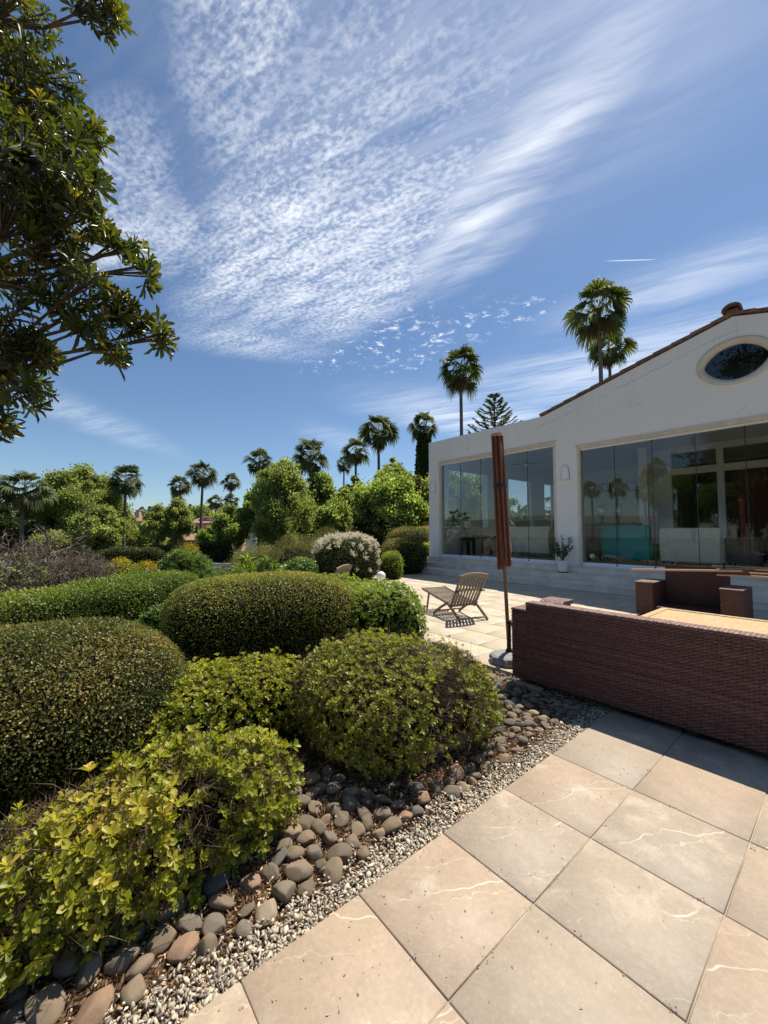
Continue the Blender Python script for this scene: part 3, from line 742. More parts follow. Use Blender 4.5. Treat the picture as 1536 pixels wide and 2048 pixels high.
def glass_front(name, y0, y1, z0, z1, npan):
    """cream lining, aluminium tracks, panes with dark joints"""
    m = MB(); lx0, lx1 = XF - .012, XF + .26
    m.box(lx0, lx1, y0 - .001, y0 + .075, z0, z1); m.box(lx0, lx1, y1 - .075, y1 + .001, z0, z1); m.box(lx0, lx1, y0 + .075, y1 - .075, z1 - .075, z1 + .001)
    m.box(XF - .03, XF + .05, y0 - .05, y1 + .05, z1 + .001, z1 + .035)
    a, b_ = y0 + .075, y1 - .075
    m.box(XF + .07, XF + .16, a, b_, z1 - .135, z1 - .075, 1); m.box(XF + .05, XF + .18, a, b_, z0, z0 + .055, 1); m.box(XF + .09, XF + .14, a, b_, z0 + .055, z0 + .115, 1)
    pw = (b_ - a) / npan
    for i in range(npan + 1):
        y = a + i * pw
        m.box(XF + .105, XF + .125, max(a, y - .006), min(b_, y + .006), z0 + .06, z1 - .08, 2)
        if 0 < i < npan: m.box(XF + .07, XF + .155, y - .016, y + .016, z0 + .055, z0 + .10, 2); m.box(XF + .085, XF + .15, y - .014, y + .014, z1 - .15, z1 - .10, 2)
    g = m.build(name, [M_CREAM, M_ALU, M_DARKSEAL], house, world=True)
    for i in range(npan):
        q = MB(); q.box(XF + .110, XF + .120, a + i * pw + .007, a + (i + 1) * pw - .007, z0 + .116, z1 - .136)
        o = q.build('pane', M_GLASS, None); o.parent = g; o.location = (-l.x, -l.y, -l.z)
glass_front('folding_glass_wall', 6.10, 11.08, .56, 4.47, 5)
glass_front('folding_glass_wall', -2.2, 5.43, .56, 4.20, 8)
# side windows and the inner french windows
for (xa, xb, za, zb) in SIDEW:
    m = MB(); f_ = .09
    for (p0, p1, q0, q1) in ((xa, xa + f_, za, zb), (xb - f_, xb, za, zb), (xa + f_, xb - f_, za, za + f_), (xa + f_, xb - f_, zb - f_, zb)):
        m.box(p0, p1, 11.33, 11.60, q0, q1)
    wo = m.build('side_window', M_ALU, house, bevel=.004, world=True)
    q = MB(); q.box(xa + f_, xb - f_, 11.50, 11.508, za + f_, zb - f_); o = q.build('pane', M_GLASS, None); o.parent = wo; o.location = (-l.x, -l.y, -l.z)
m = MB()
m.box(XB2, XB2 + .2, 4.95, 5.30, .6, 4.95); m.box(XB2, XB2 + .2, -2.76, 4.95, 4.86, 4.95)
for y in (4.85, 3.22, 1.55, -.1, -1.8, -2.66): m.box(XB2, XB2 + .16, y - .10, y + .10, .6, 4.86)
m.box(XB2 + .01, XB2 + .15, -2.76, 4.95, 3.86, 4.12); m.box(XB2 + .01, XB2 + .15, -2.76, 4.95, .6, .78)
m.box(XB2 + .02, XB2 + .14, -2.76, 4.95, 4.72, 4.86)
wo = m.build('inner_french_windows', M_ALU, house, world=True)
q = MB(); q.box(XB2 + .07, XB2 + .08, -2.7, 4.9, .75, 4.8); o = q.build('pane', M_GLASS, None); o.parent = wo; o.location = (-l.x, -l.y, -l.z)
m = MB(); m.box(19.3, 23.95, -2.7, 5.25, .61, .64); m.box(23.9, 23.98, -2.7, 5.28, .6, 4.9); m.box(19.3, 23.9, 5.2, 5.28, .6, 4.9)
m.build('added_dark_lining', M_DARKW, house, world=True)  # near-black lining added, its colour stands for shade behind the inner windows

# steps
st = thing('stone_steps', 'long pale marble steps running along the foot of the glass walls', 'steps', (11.6, 4, 0))
m = MB()
m.box(10.95, 11.66, -4.0, 11.48, 0, .17, 0); m.box(11.65, XF, -4.0, 11.63, 0, .34); m.box(XF - .16, XF, -4.0, 11.66, .34, .535)
m.build('riser_blocks', M_STEP, st, bevel=.012, world=True)
m = MB(); m.box(10.92, 11.65, -4.0, 11.50, .1705, .195); m.box(11.62, XF - .16, -4.0, 11.65, .3405, .365); m.box(XF - .19, XF - .001, -4.0, 11.68, .5355, .56)
m.build('tread_slabs', M_STEP, st, bevel=.008, world=True)

# wall lamps
def sconce(y, zb, label):
    t_ = thing('wall_lamp', label, 'wall lamp', (XF, y, zb), group='plaster wall lamps on the facade')
    m = MB(); n_ = 16; prof = [(.135, 0), (.128, .12), (.115, .25), (.098, .35), (.07, .42), (.03, .455), (.0, .462)]
    vs = []
    for (r_, z) in prof:
        for j in range(n_ + 1):
            a = math.pi * j / n_; vs.append((-r_ * .85 * math.sin(a), r_ * math.cos(a), z))
    w_ = n_ + 1; fs = [(i * w_ + j, i * w_ + j + 1, (i + 1) * w_ + j + 1, (i + 1) * w_ + j) for i in range(len(prof) - 1) for j in range(n_)]
    m.add(vs, fs); m.build('shade', M_STUCCO, t_, smooth=True)
    m = MB(); m.box(-.125, -.002, -.15, .15, -.03, 0); m.build('base', M_STUCCO, t_, bevel=.01)
    m = MB()
    for a in np.linspace(.05, math.pi - .05, 2): m.tube([(-r_ * .85 * math.sin(a) - .004, (r_ + .004) * math.cos(a), z) for r_, z in prof[:-1]], .006, 5)
    m.build('rim', M_TERRA, t_)
sconce(5.80, 3.23, 'white half bell wall lamp on the pier between both glass walls')
sconce(11.40, 3.26, 'white half bell wall lamp by the far corner of the facade')

# ------------------------------------------------------------------ things inside the rooms
def armchair(name, label, cat, x, y, w_, d_, hb, ha, mat, seat=.42, ry=0, legm=M_DARKW):
    """seen from behind: back panel at x, opening towards +X"""
    t_ = thing(name, label, cat, (x, y, .6), (0, 0, ry))
    m = MB(); m.prism([(-w_ / 2 + .03, .16), (w_ / 2 - .03, .16), (w_ / 2, hb - .05), (w_ / 2 - .06, hb), (-w_ / 2 + .06, hb), (-w_ / 2, hb - .05)], lambda p: (0, p[0], p[1]), lambda p: (.18, p[0], p[1]))
    m.build('backrest', mat, t_, bevel=.06)
    m = MB(); m.box(.18, d_, -w_ / 2 + .16, w_ / 2 - .16, .18, seat); m.build('seat', mat, t_, bevel=.04)
    for s in (-1, 1):
        m = MB(); m.box(.18, d_ - .04, min(s * w_ / 2, s * (w_ / 2 - .16)), max(s * w_ / 2, s * (w_ / 2 - .16)), .16, ha); m.build('armrest', mat, t_, bevel=.03)
        for xx in (.08, d_ - .1):
            m = MB(); m.tube([(xx, s * (w_ / 2 - .1), .16), (xx, s * (w_ / 2 - .07), 0)], [.028, .018], 8); m.build('leg', legm, t_)
    return t_
armchair('teal_armchair', 'teal fabric armchair seen from behind through the glass wall', 'armchair', 13.3, 4.58, 1.36, .95, 1.19, .62, M_TEAL)
armchair('cream_sofa', 'cream fabric sofa standing with its back to the glass wall', 'sofa', 13.25, 2.98, 1.38, 1.0, 1.10, .70, M_CREAMF)
armchair('striped_armchair', 'pale armchair right of the cream sofa behind the glass', 'armchair', 13.7, 1.95, .72, .9, .86, .66, M_GREYF)
armchair('blue_armchair', 'slate blue armchair at the right end of the glass wall', 'armchair', 13.9, 1.00, 1.0, .95, 1.25, .68, M_BLUEF)
armchair('beige_sofa', 'long beige sofa standing behind the umbrella in the left room', 'sofa', 14.4, 8.35, 1.75, 1.0, 1.20, .92, M_CREAMF)
armchair('beige_armchair', 'beige armchair beside the long sofa in the left room', 'armchair', 14.3, 7.05, .95, .9, 1.0, .72, M_GREYF)
armchair('grey_armchair', 'dark grey brown armchair beside the teal one behind glass', 'armchair', 14.2, 5.95, .75, .8, 1.12, .6, M_GREYF)
for k, (yy, lab) in enumerate(((10.7, 'dark high backed chair under the side window, nearest the glass'), (9.75, 'dark high backed chair in the middle of the far room'), (8.95, 'dark high backed chair beside the beige sofa at the back'))):
    armchair('dark_chair', lab, 'chair', 17.8 + .2 * k, yy, .80, .7, 1.55, .8, M_DARKW).__setitem__('group', 'dark chairs at the back of the left room')


def small_table(name, label, x, y, w_, d_, h, mat=M_DARKW, cat='table'):
    t_ = thing(name, label, cat, (x, y, .6))
    m = MB(); m.box(-d_ / 2, d_ / 2, -w_ / 2, w_ / 2, h - .05, h); m.build('tabletop', mat, t_, bevel=.006)
    m = MB(); m.box(-d_ / 2 + .06, d_ / 2 - .06, -w_ / 2 + .06, w_ / 2 - .06, h - .14, h - .05); m.build('apron', mat, t_)
    for sx_ in (-1, 1):
        for sy in (-1, 1):
            m = MB(); m.box(sx_ * (d_ / 2 - .06) - .03, sx_ * (d_ / 2 - .06) + .03, sy * (w_ / 2 - .06) - .03, sy * (w_ / 2 - .06) + .03, 0, h - .05); m.build('leg', mat, t_)
small_table('side_table', 'black square table near the left end of the glass wall', 14.7, 10.55, 1.05, .8, .82)
small_table('console_table', 'dark console table carrying two glass hurricane vases', 15.5, 5.75, 1.9, .5, 1.30)
small_table('lamp_table', 'small dark table under the table lamp in the corner', 13.9, 10.95, .5, .5, .75)
for yy, lab in ((6.02, 'footed glass hurricane vase at the left end of the console'), (5.48, 'footed glass hurricane vase at the right end of the console')):
    t_ = thing('hurricane_vase', lab, 'vase', (15.45, yy, 1.90), group='hurricane vases on the console')
    m = MB(); m.lathe([(.10, 0), (.10, .02), (.03, .05), (.025, .16), (.06, .20)], 20); m.build('foot', M_DARKW, t_, smooth=True)
    m = MB(); m.lathe([(.05, .20), (.13, .27), (.145, .45), (.15, .72), (.146, .72), (.14, .45), (.125, .28), (.04, .215)], 24); m.build('bowl', M_CLEAR, t_, smooth=True)
t_ = thing('table_lamp', 'table lamp with pale conical shade by the side window', 'lamp', (13.9, 10.95, 1.35))
m = MB(); m.lathe([(.09, 0), (.08, .03), (.03, .08), (.05, .2), (.02, .34), (.012, .42)], 16); m.build('base', M_DARKW, t_, smooth=True)
m = MB(); m.lathe([(.20, .40), (.13, .70), (.125, .70), (.195, .40)], 20); m.build('lamp_shade', M_SHADE, t_, smooth=True)
for yy, zz, lab in ((8.7, 4.0, 'small dark framed picture on the back wall, left one'), (7.45, 3.95, 'small framed picture on the back wall, right one')):
    t_ = thing('framed_picture', lab, 'picture', (22.98, yy, zz), group='framed pictures on the back wall')
    m = MB(); m.box(-.03, 0, -.22, .22, -.24, .24); m.build('frame', M_DARKW, t_)
    m = MB(); m.box(-.034, -.0305, -.16, .16, -.18, .18); m.build('mount', M_PLASTER, t_)
t_ = thing('ceiling_fan', 'white ceiling fan hanging in the left room', 'ceiling fan', (16.0, 9.3, 4.95))
m = MB(); m.tube([(0, 0, 0), (0, 0, -.3)], .02, 8); m.lathe([(.10, -.30), (.13, -.34), (.10, -.42), (.05, -.48)], 16); m.build('motor', M_ALU, t_)
for k in range(4):
    a = k * math.pi / 2 + .4; m = MB(); m.bar((.1 * math.cos(a), .1 * math.sin(a), -.36), (.62 * math.cos(a), .62 * math.sin(a), -.36), .12, .012); m.build('blade', M_DARKW, t_)
t_ = thing('curtain', 'gathered reddish curtain hanging at the inner french window', 'curtain', (18.9, 2.35, .6))
m = MB(); yy = np.linspace(-.4, .4, 49)
vs = [(.03 * math.sin(q * 40), q, z) for z in (0.02, 3.2) for q in yy] + [(.03 * math.sin(q * 40) + .006, q, z) for z in (0.02, 3.2) for q in yy]
m.add(vs, [(i, i + 1, 49 + i + 1, 49 + i) for i in range(48)] + [(98 + i, 98 + 49 + i, 98 + 50 + i, 98 + i + 1) for i in range(48)]); m.build('curtain_fabric', fabric('red_brown_curtain', (.13, .06, .05)), t_, smooth=True)

# ------------------------------------------------------------------ wicker furniture
def wbox(mb, x0, x1, y0, y1, z0, z1, mat=0): mb.box(x0, x1, y0, y1, z0, z1, mat)


def weave(origin, U, V, N, lu, lv, pitch=.0285, row=.0125, amp=.0046, seed=0):
    """real woven panel: flat strands going over and under the stakes"""
    r_ = rng(seed); nr = int(lv / row); nu = int(lu / (pitch / 2)) + 1
    u = np.arange(nu) * (pitch / 2); geo = []
    O = np.array(origin, float); U = np.array(U, float); V = np.array(V, float); N = np.array(N, float)
    prof = ((-.42, -.0012), (0, .0012), (.42, -.0012))
    for i in range(nr):
        ph = (u / pitch) * math.pi + (i % 2) * math.pi
        off = amp * np.cos(ph) + r_.normal(size=nu) * .0004
        jit = r_.normal() * .0006 + r_.normal(size=nu) * .0003
        vs = []
        for (dv, dn) in prof:
            vs.append(O + U * u[:, None] + V * ((i + .5 + dv) * row + jit)[:, None] + N * (off + dn)[:, None])
        vs = np.stack(vs, 1).reshape(-1, 3); k = np.arange(nu - 1)
        f = np.concatenate([np.stack([k * 3 + c, (k + 1) * 3 + c, (k + 1) * 3 + c + 1, k * 3 + c + 1], 1) for c in (0, 1)])
        geo.append((vs, f, np.clip(np.full(len(vs), r_.rand() * .5) + .5 * np.repeat(r_.rand(nu), 3), 0, 1)))
    ns = int(lu / pitch)        # upright stakes between the strands
    for i in range(ns):
        uu = (i + .5) * pitch; k = 2; vs = []
        for vv in (0, lv):
            for du in (-.0035, .0035): vs.append(O + U * (uu + du) + V * vv + N * -.0005)
        geo.append((np.array(vs), np.array([(0, 1, 3, 2)]), np.full(4, .25)))
    return join_geo(geo)


sofa = thing('wicker_sofa', 'long brown wicker sofa with its woven back turned to the near paving', 'sofa', (4.2, .5, 0))
SX0, SX1, SY1, SY0 = 3.865, 4.72, 2.46, -1.40
m = MB(); m.box(SX0, SX0 + .13, SY0, SY1 - .17, .045, .825); m.box(SX0, SX0 + .13, SY1 - .17, SY1 - .005, .045, .745); m.build('back_frame', M_WDARK, sofa, world=True)
leaf_obj('woven_back', weave((SX0 - .006, SY1 - .003, .05), (0, -1, 0), (0, 0, 1), (-1, 0, 0), .171, .70, seed=4), M_STRAND, sofa)
leaf_obj('woven_back', weave((SX0 - .006, SY1 - .174, .05), (0, -1, 0), (0, 0, 1), (-1, 0, 0), SY1 - .174 - SY0, .785, seed=5), M_STRAND, sofa)
leaf_obj('woven_side', weave((SX0, SY1 + .002, .05), (1, 0, 0), (0, 0, 1), (0, 1, 0), SX1 - SX0, .70, seed=6), M_STRAND, sofa)
m = MB(); m.box(SX0 - .012, SX0 + .14, SY0, SY1 - .165, .826, .856); m.build('top_edge', M_WICKTOP, sofa, bevel=.012, world=True)
m = MB()
m.box(SX0 - .010, SX1 - .26, SY1 - .172, SY1 + .008, .746, .775)
vs = [(x, y, z) for (x, z) in ((SX1 - .26, .746), (SX1 + .02, .746), (SX1 + .02, .80), (SX1 - .20, .80), (SX1 - .26, .775)) for y in (SY1 - .27, SY1 + .008)]
m.add(vs, [(0, 2, 4, 6, 8), (1, 9, 7, 5, 3), (0, 1, 3, 2), (2, 3, 5, 4), (4, 5, 7, 6), (6, 7, 9, 8), (8, 9, 1, 0)])
m.build('armrest', M_WICKTOP, sofa, bevel=.01, world=True)
m = MB(); m.box(SX0 + .14, SX1, SY1 - .25, SY1 - .004, .045, .745); m.box(SX0 + .14, SX1, SY0, SY1 - .25, .045, .36); m.build('seat_base', M_WICK, sofa, bevel=.01, world=True)
m = MB()
for yy in (2.28, .9, -.6, -1.2): m.box(SX0 + .03, SX0 + .10, yy - .04, yy + .04, 0.003, .045); m.box(SX1 - .1, SX1 - .03, yy - .04, yy + .04, .003, .045)
m.build('foot', M_BLACK, sofa, world=True)
o = thing('levelling_plank', 'short pale plank wedged under the sofa corner on the gravel', 'plank', (3.86, 2.30, -.012))
m = MB(); m.box(-.035, .045, -.17, .13, -.028, .012); m.build('board', M_TEAKB, o, bevel=.003)

ac = thing('wicker_armchair', 'brown wicker armchair facing the long sofa with poles laid across', 'armchair', (8.95, 2.0, 0))
m = MB(); m.box(8.60, 9.50, 2.50, 2.79, .05, .63); m.build('armrest', M_WICK, ac, bevel=.012, world=True)
m = MB(); m.box(8.60, 9.50, 1.24, 1.53, .05, .63); m.build('armrest', M_WICK, ac, bevel=.012, world=True)
m = MB(); m.box(9.36, 9.52, 1.531, 2.499, .05, .93); m.build('backrest', M_WICK, ac, bevel=.012, world=True)
m = MB(); m.box(8.66, 9.36, 1.531, 2.499, .05, .20); m.build('seat', M_WICK, ac, bevel=.01, world=True)
m = MB(); m.box(8.59, 9.30, 2.49, 2.80, .631, .648); m.box(8.59, 9.30, 1.23, 1.54, .631, .648); m.box(9.35, 9.53, 1.50, 2.53, .931, .948); m.build('top_edge', M_WICKTOP, ac, bevel=.006, world=True)
m = MB()
for xx in (8.68, 9.44):
    for yy in (2.7, 1.32): m.box(xx - .03, xx + .03, yy - .03, yy + .03, 0.002, .05)
m.build('foot', M_BLACK, ac, world=True)

tb = thing('wicker_table', 'low wicker table with a tan woven top behind the sofa', 'table', (5.6, .3, 0))
m = MB(); m.box(5.06, 6.14, -1.1, 1.68, .565, .60)
m.build('tabletop', M_TAN, tb, bevel=.012, world=True)
m = MB(); e = .07
for (a, b_, c_, d_) in ((5.055, 6.145, 1.68 - e, 1.685), (5.055, 5.055 + e, -1.1, 1.68 - e), (6.145 - e, 6.145, -1.1, 1.68 - e)): m.box(a, b_, c_, d_, .601, .609)
m.build('top_border', M_TAN, tb, bevel=.004, world=True)
m = MB(); m.box(5.10, 6.10, -1.06, 1.64, .44, .565); m.build('apron', M_WICK, tb, world=True)
for xx in (5.14, 6.06):
    for yy in (1.6, -1.0):
        m = MB(); m.box(xx - .04, xx + .04, yy - .04, yy + .04, .002, .44); m.build('leg', M_WICK, tb, world=True)

# dismantled parasol lying over the armchair
dp = thing('dismantled_parasol', 'folded wooden parasol frame lying across the wicker armchair', 'parasol', (9.0, 2.0, .95))
m = MB(); m.bar((8.64, 2.86, .862), (9.05, 1.30, .925), .05, .035); m.build('pole', M_TEAKB, dp, world=True, bevel=.004)
m = MB(); m.tube([(9.03, 1.62, .90), (9.25, .55, .89)], [.045, .05], 10); m.build('hub', M_RIB, dp, world=True)
for k, (a, b_) in enumerate((((9.15, 1.72, .985), (9.55, -.6, .985)), ((9.12, 1.66, .945), (9.42, .95, .955)), ((8.92, 1.62, .845), (9.15, .7, .845)), ((9.0, 1.2, .90), (9.35, -.4, .915)), ((9.1, 1.15, .955), (9.5, -.5, .945)), ((8.95, 1.18, .855), (9.30, -.5, .865)))):
    m = MB(); m.bar(a, b_, .034, .024); m.build('rib', M_TEAKB, dp, world=True, bevel=.003)
m = MB(); m.tube([(9.12, 1.55, .83), (9.12, 1.55, 1.01)], .014, 8); m.build('pin', M_BLACK, dp, world=True)

# ------------------------------------------------------------------ parasol
pb = thing('parasol_base', 'grey hexagonal parasol base with a black sleeve on the terrace edge', 'parasol base', (4.33, 2.80, 0))
m = MB()
hexa = lambda r_: [(r_ * math.cos(a), r_ * math.sin(a)) for a in np.linspace(0, 2 * math.pi, 9)[:-1] + .39]
for (r0, z0, r1, z1) in ((.24, 0.001, .25, .05), (.25, .05, .23, .085)):
    m.prism([(i,) for i in range(8)], lambda p: (*hexa(r0)[p[0]], z0), lambda p: (*hexa(r1)[p[0]], z1))
m.lathe([(.225, .086), (.19, .105), (.12, .125), (.05, .13)], 24)
m.build('weight', M_GREYPL, pb, bevel=.006)
m = MB(); m.tube([(0, 0, .12), (0, 0, .50)], .027, 14); m.lathe([(.034, .47), (.034, .51), (.028, .512)], 14); m.lathe([(.045, .125), (.04, .15), (.028, .17)], 14); m.build('sleeve', M_BLACK, pb, smooth=False)
m = MB(); m.tube([(.027, 0, .44), (.075, 0, .44)], .008, 8); m.tube([(.07, 0, .44), (.09, 0, .44)], .02, 8); m.build('knob', M_BLACK, pb)

um = thing('closed_parasol', 'closed parasol with reddish wooden ribs bundled round a leaning wooden pole', 'parasol', (4.33, 2.80, .13), (R(-1.5), R(-1.8), 0))
m = MB(); m.tube([(0, 0, .0), (0, 0, 2.66)], .0225, 14); m.build('pole', M_POLE, um, smooth=False)
ru = rng(12)
for k in range(8):
    a = k * math.pi / 4 + .2; ca, sa = math.cos(a), math.sin(a)
    rb, rt_, zb = .064 + ru.uniform(-.006, .010), .058, 1.03 + ru.uniform(-.03, .03)
    m = MB(); m.bar((rb * ca, rb * sa, zb), (rt_ * ca, rt_ * sa, 2.66), .026, .034, (ca, sa, 0)); m.build('rib', M_RIB, um, bevel=.004)
    m = MB(); rs_ = .05; m.bar((rs_ * ca * .9, rs_ * sa * .9, 1.30), ((rt_ - .012) * ca, (rt_ - .012) * sa, 2.1), .014, .022, (ca, sa, 0)); m.build('strut', M_RIB, um, bevel=.003)
m = MB(); m.lathe([(.060, 1.55), (.066, 1.62), (.062, 2.0), (.062, 2.66)], 48, wob=lambda q, z: .10 * math.sin(q * 8) + .04 * math.sin(q * 13 + z * 6)); m.build('furled_canopy', var_mat('maroon_canopy', (.10, .033, .022), (.15, .053, .034), 6, .8, .15, .3, 120), um, smooth=True)
m = MB(); m.lathe([(.076, 2.662), (.080, 2.675), (.076, 2.70), (.02, 2.712)], 24); m.build('top_cap', M_TEAKB, um)
m = MB(); m.lathe([(.048, 1.24), (.052, 1.27), (.052, 1.33), (.045, 1.36)], 16); m.build('runner', M_RIB, um)
m = MB(); m.tube([(.05, -.02, 1.44), (.075, -.05, 1.40), (.085, -.045, 1.33), (.08, -.06, 1.27), (.088, -.05, 1.21)], .006, 6); m.build('cord', M_SHADE, um)
m = MB(); m.lathe([(.081, 2.02), (.083, 2.03), (.083, 2.055), (.081, 2.065)], 20); m.build('tie_strap', M_BLACK, um)
m = MB(); m.tube([(.02, 0, 1.12), (.13, -.03, 1.125)], .006, 6); m.build('pin', M_ALU, um)

# ------------------------------------------------------------------ folding deck chair (forward is +y of the chair)
def deck_chair(label, loc, rz):
    t_ = thing('folding_deck_chair', label, 'deck chair', loc, (0, 0, rz), 'folding teak chairs on the terrace')
    hw = .285
    bb, bt = np.array([0, .24, .27]), np.array([0, -.10, .85])
    ax = unit(bt - bb); nrm = np.cross([1, 0, 0], ax)
    m = MB()
    for s in (-1, 1):
        m.bar(bb + [s * hw, 0, 0] - ax * .06, bt + [s * (hw + .015), 0, 0], .045, .028, nrm)
    for i in range(7):
        xx = (i - 3) * .072; m.bar(bb + [xx, 0, 0] + ax * .02, bt + [xx * 1.04, 0, 0], .040, .014, nrm)
    m.bar(bb + [-hw, 0, 0], bb + [hw, 0, 0], .05, .026, nrm); m.bar(bb + [-hw, 0, 0] + ax * .37 + nrm * .004, bb + [hw, 0, 0] + ax * .37 + nrm * .004, .05, .026, nrm)
    q = np.linspace(-1, 1, 13)
    for a, b_ in zip(q[:-1], q[1:]):
        pa = bt + [a * (hw + .03), 0, 0] + ax * .055 * (1 - a * a); pb_ = bt + [b_ * (hw + .03), 0, 0] + ax * .055 * (1 - b_ * b_)
        m.bar(pa + ax * .0, pb_ + ax * .0, .085, .030, nrm)
    m.build('backrest', M_TEAKG, t_)
    def deck(name, p0, p1, nsl, along=True):
        m = MB(); d = unit(p1 - p0); u = np.cross([1, 0, 0], d)
        for s in (-1, 1): m.bar(p0 + [s * hw, 0, 0], p1 + [s * hw, 0, 0], .03, .042, u)
        if along:
            for i in range(nsl): xx = (i - (nsl - 1) / 2) * .5 / nsl; m.bar(p0 + [xx, 0, 0] + u * .006, p1 + [xx, 0, 0] + u * .006, .040, .014, u)
        for pp in (p0, (p0 + p1) / 2, p1): m.bar(pp + [-hw, 0, 0] - u * .012, pp + [hw, 0, 0] - u * .012, .035, .02, u)
        m.build(name, M_TEAKG, t_)
    deck('seat', np.array([0, .22, .27]), np.array([0, .72, .35]), 7)
    deck('leg_rest', np.array([0, .74, .35]), np.array([0, 1.36, .46]), 7)
    for s in (-1, 1):
        m = MB(); q = np.linspace(0, 1, 7)
        pts = [np.array([s * (hw + .035), .32 - .42 * k_ + .12 * k_ * (1 - k_), .30 - .285 * k_ + .14 * k_ * (1 - k_)]) for k_ in q]
        for a, b_ in zip(pts[:-1], pts[1:]): m.bar(a, b_ + (b_ - a) * .06, .028, .05, (0, .5, .8))
        m.build('leg', M_TEAKG, t_)
        m = MB(); pts = [np.array([s * (hw + .035), .28 + .55 * k_, .32 - .305 * k_ + .10 * k_ * (1 - k_)]) for k_ in q]
        for a, b_ in zip(pts[:-1], pts[1:]): m.bar(a, b_ + (b_ - a) * .06, .028, .045, (0, -.5, .8))
        m.build('leg', M_TEAKG, t_)
        m = MB(); m.tube([(s * (hw - .02), .03, .56), (s * (hw + .075), .03, .56)], .016, 8); m.tube([(s * (hw + .02), .24, .29), (s * (hw + .07), .24, .29)], .014, 8); m.build('bolt', M_BLACK, t_)
        m = MB(); m.bar((s * (hw + .02), 1.05, .39), (s * (hw + .02), 1.14, .02), .026, .036, (0, 1, 0)); m.build('leg', M_TEAKG, t_)
    m = MB(); m.bar((-hw - .04, -.06, .06), (hw + .04, -.06, .06), .05, .022, (0, 0, 1)); m.bar((-hw - .04, .76, .08), (hw + .04, .76, .08), .04, .022); m.build('stretcher', M_TEAKG, t_)
    return t_
deck_chair('weathered folding deck chair with slatted back on the sunlit terrace', (5.80, 4.52, 0.002), -R(15)).scale = (.93,) * 3
deck_chair('deck chair hidden by hedges, only its curved top rail showing', (4.45, 6.75, 0.002), R(28))

gl_ = thing('globe_lamp', 'white opal globe garden lamp beside the terrace', 'garden lamp', (6.25, 7.62, 0))
m = MB(); m.lathe([(.05, 0), (.045, .02), (.022, .05), (.022, .37), (.05, .39)], 14); m.build('post', M_BLACK, gl_)
m = MB(); th_ = np.linspace(-1.45, 1.5708, 16); m.lathe([(.113 * math.cos(a) + .0005, .50 + .113 * math.sin(a)) for a in th_], 24); m.build('globe', M_OPAL, gl_, smooth=True)

# ------------------------------------------------------------------ clipped hedges
def dome(c, a, b_, h, rot, e1, e2, seed, amp=.03, nu=96, nv=44, low=.0):
    """closed clipped dome standing on the ground: grid of points"""
    th = np.linspace(0, 2 * np.pi, nu + 1); ph = np.linspace(-np.pi / 2 * .9, np.pi / 2, nv + 1)
    T, Pp = np.meshgrid(th, ph, indexing='ij')
    sp = lambda v, e: np.sign(v) * np.abs(v) ** e
    zc = h * .42
    X = a * sp(np.cos(Pp), e1) * sp(np.cos(T), e2); Y = b_ * sp(np.cos(Pp), e1) * sp(np.sin(T), e2)
    S_ = sp(np.sin(Pp), e1); Z = np.where(S_ > 0, S_ * (h - zc), S_ * zc)
    shrink = 1 - low * sstep(-S_, 0, 1); X *= shrink; Y *= shrink
    G = np.stack([X, Y, Z], -1).reshape(-1, 3)
    dirs = unit(G / np.array([a, b_, h]))
    G = G + dirs * (amp * nz(G, 3.2 / max(.6, min(a, b_)), seed) + amp * .5 * nz(G, 9.0, seed + 1))[:, None]
    G[:, 2] += zc
    cr, sr = math.cos(rot), math.sin(rot)
    G = np.stack([G[:, 0] * cr - G[:, 1] * sr + c[0], G[:, 0] * sr + G[:, 1] * cr + c[1], G[:, 2] + c[2]], 1)
    return G.reshape(nu + 1, nv + 1, 3)


def samp(G, n, r_):
    A, B, C_, D_ = G[:-1, :-1], G[1:, :-1], G[1:, 1:], G[:-1, 1:]
    nr = np.cross(C_ - A, D_ - B); ar = np.linalg.norm(nr, axis=-1).ravel(); p = ar / ar.sum()
    i = r_.choice(len(p), n, p=p); u, v = r_.rand(n, 1), r_.rand(n, 1)
    f = lambda q: q.reshape(-1, 3)[i]
    P = (f(A) * (1 - u) + f(B) * u) * (1 - v) + (f(D_) * (1 - u) + f(C_) * u) * v
    N_ = unit(f(nr)); cen = G.reshape(-1, 3).mean(0)
    N_ *= np.sign(np.sum(N_ * (P - cen), 1) + 1e-9)[:, None]
    return P, N_


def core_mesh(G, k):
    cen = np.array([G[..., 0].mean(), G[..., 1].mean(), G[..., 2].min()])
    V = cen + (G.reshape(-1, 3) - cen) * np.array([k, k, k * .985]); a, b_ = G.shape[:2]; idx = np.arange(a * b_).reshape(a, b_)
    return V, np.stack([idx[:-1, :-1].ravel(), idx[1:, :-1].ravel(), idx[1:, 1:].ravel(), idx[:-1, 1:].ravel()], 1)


def leaf_cloud(P, N_, L, asp, r_, tmpl, tang=1.0, out=.5, up=.2, v=None):
    n = len(P); D_ = unit(N_ * out + r_.normal(size=(n, 3)) * tang * .6 + [0, 0, up]); nn = N_ + r_.normal(size=(n, 3)) * .55
    L = r_.uniform(.7, 1.25, n) * L
    return leaf_geo(P, D_, nn, L, L * asp, tmpl, r_.rand(n) if v is None else v)


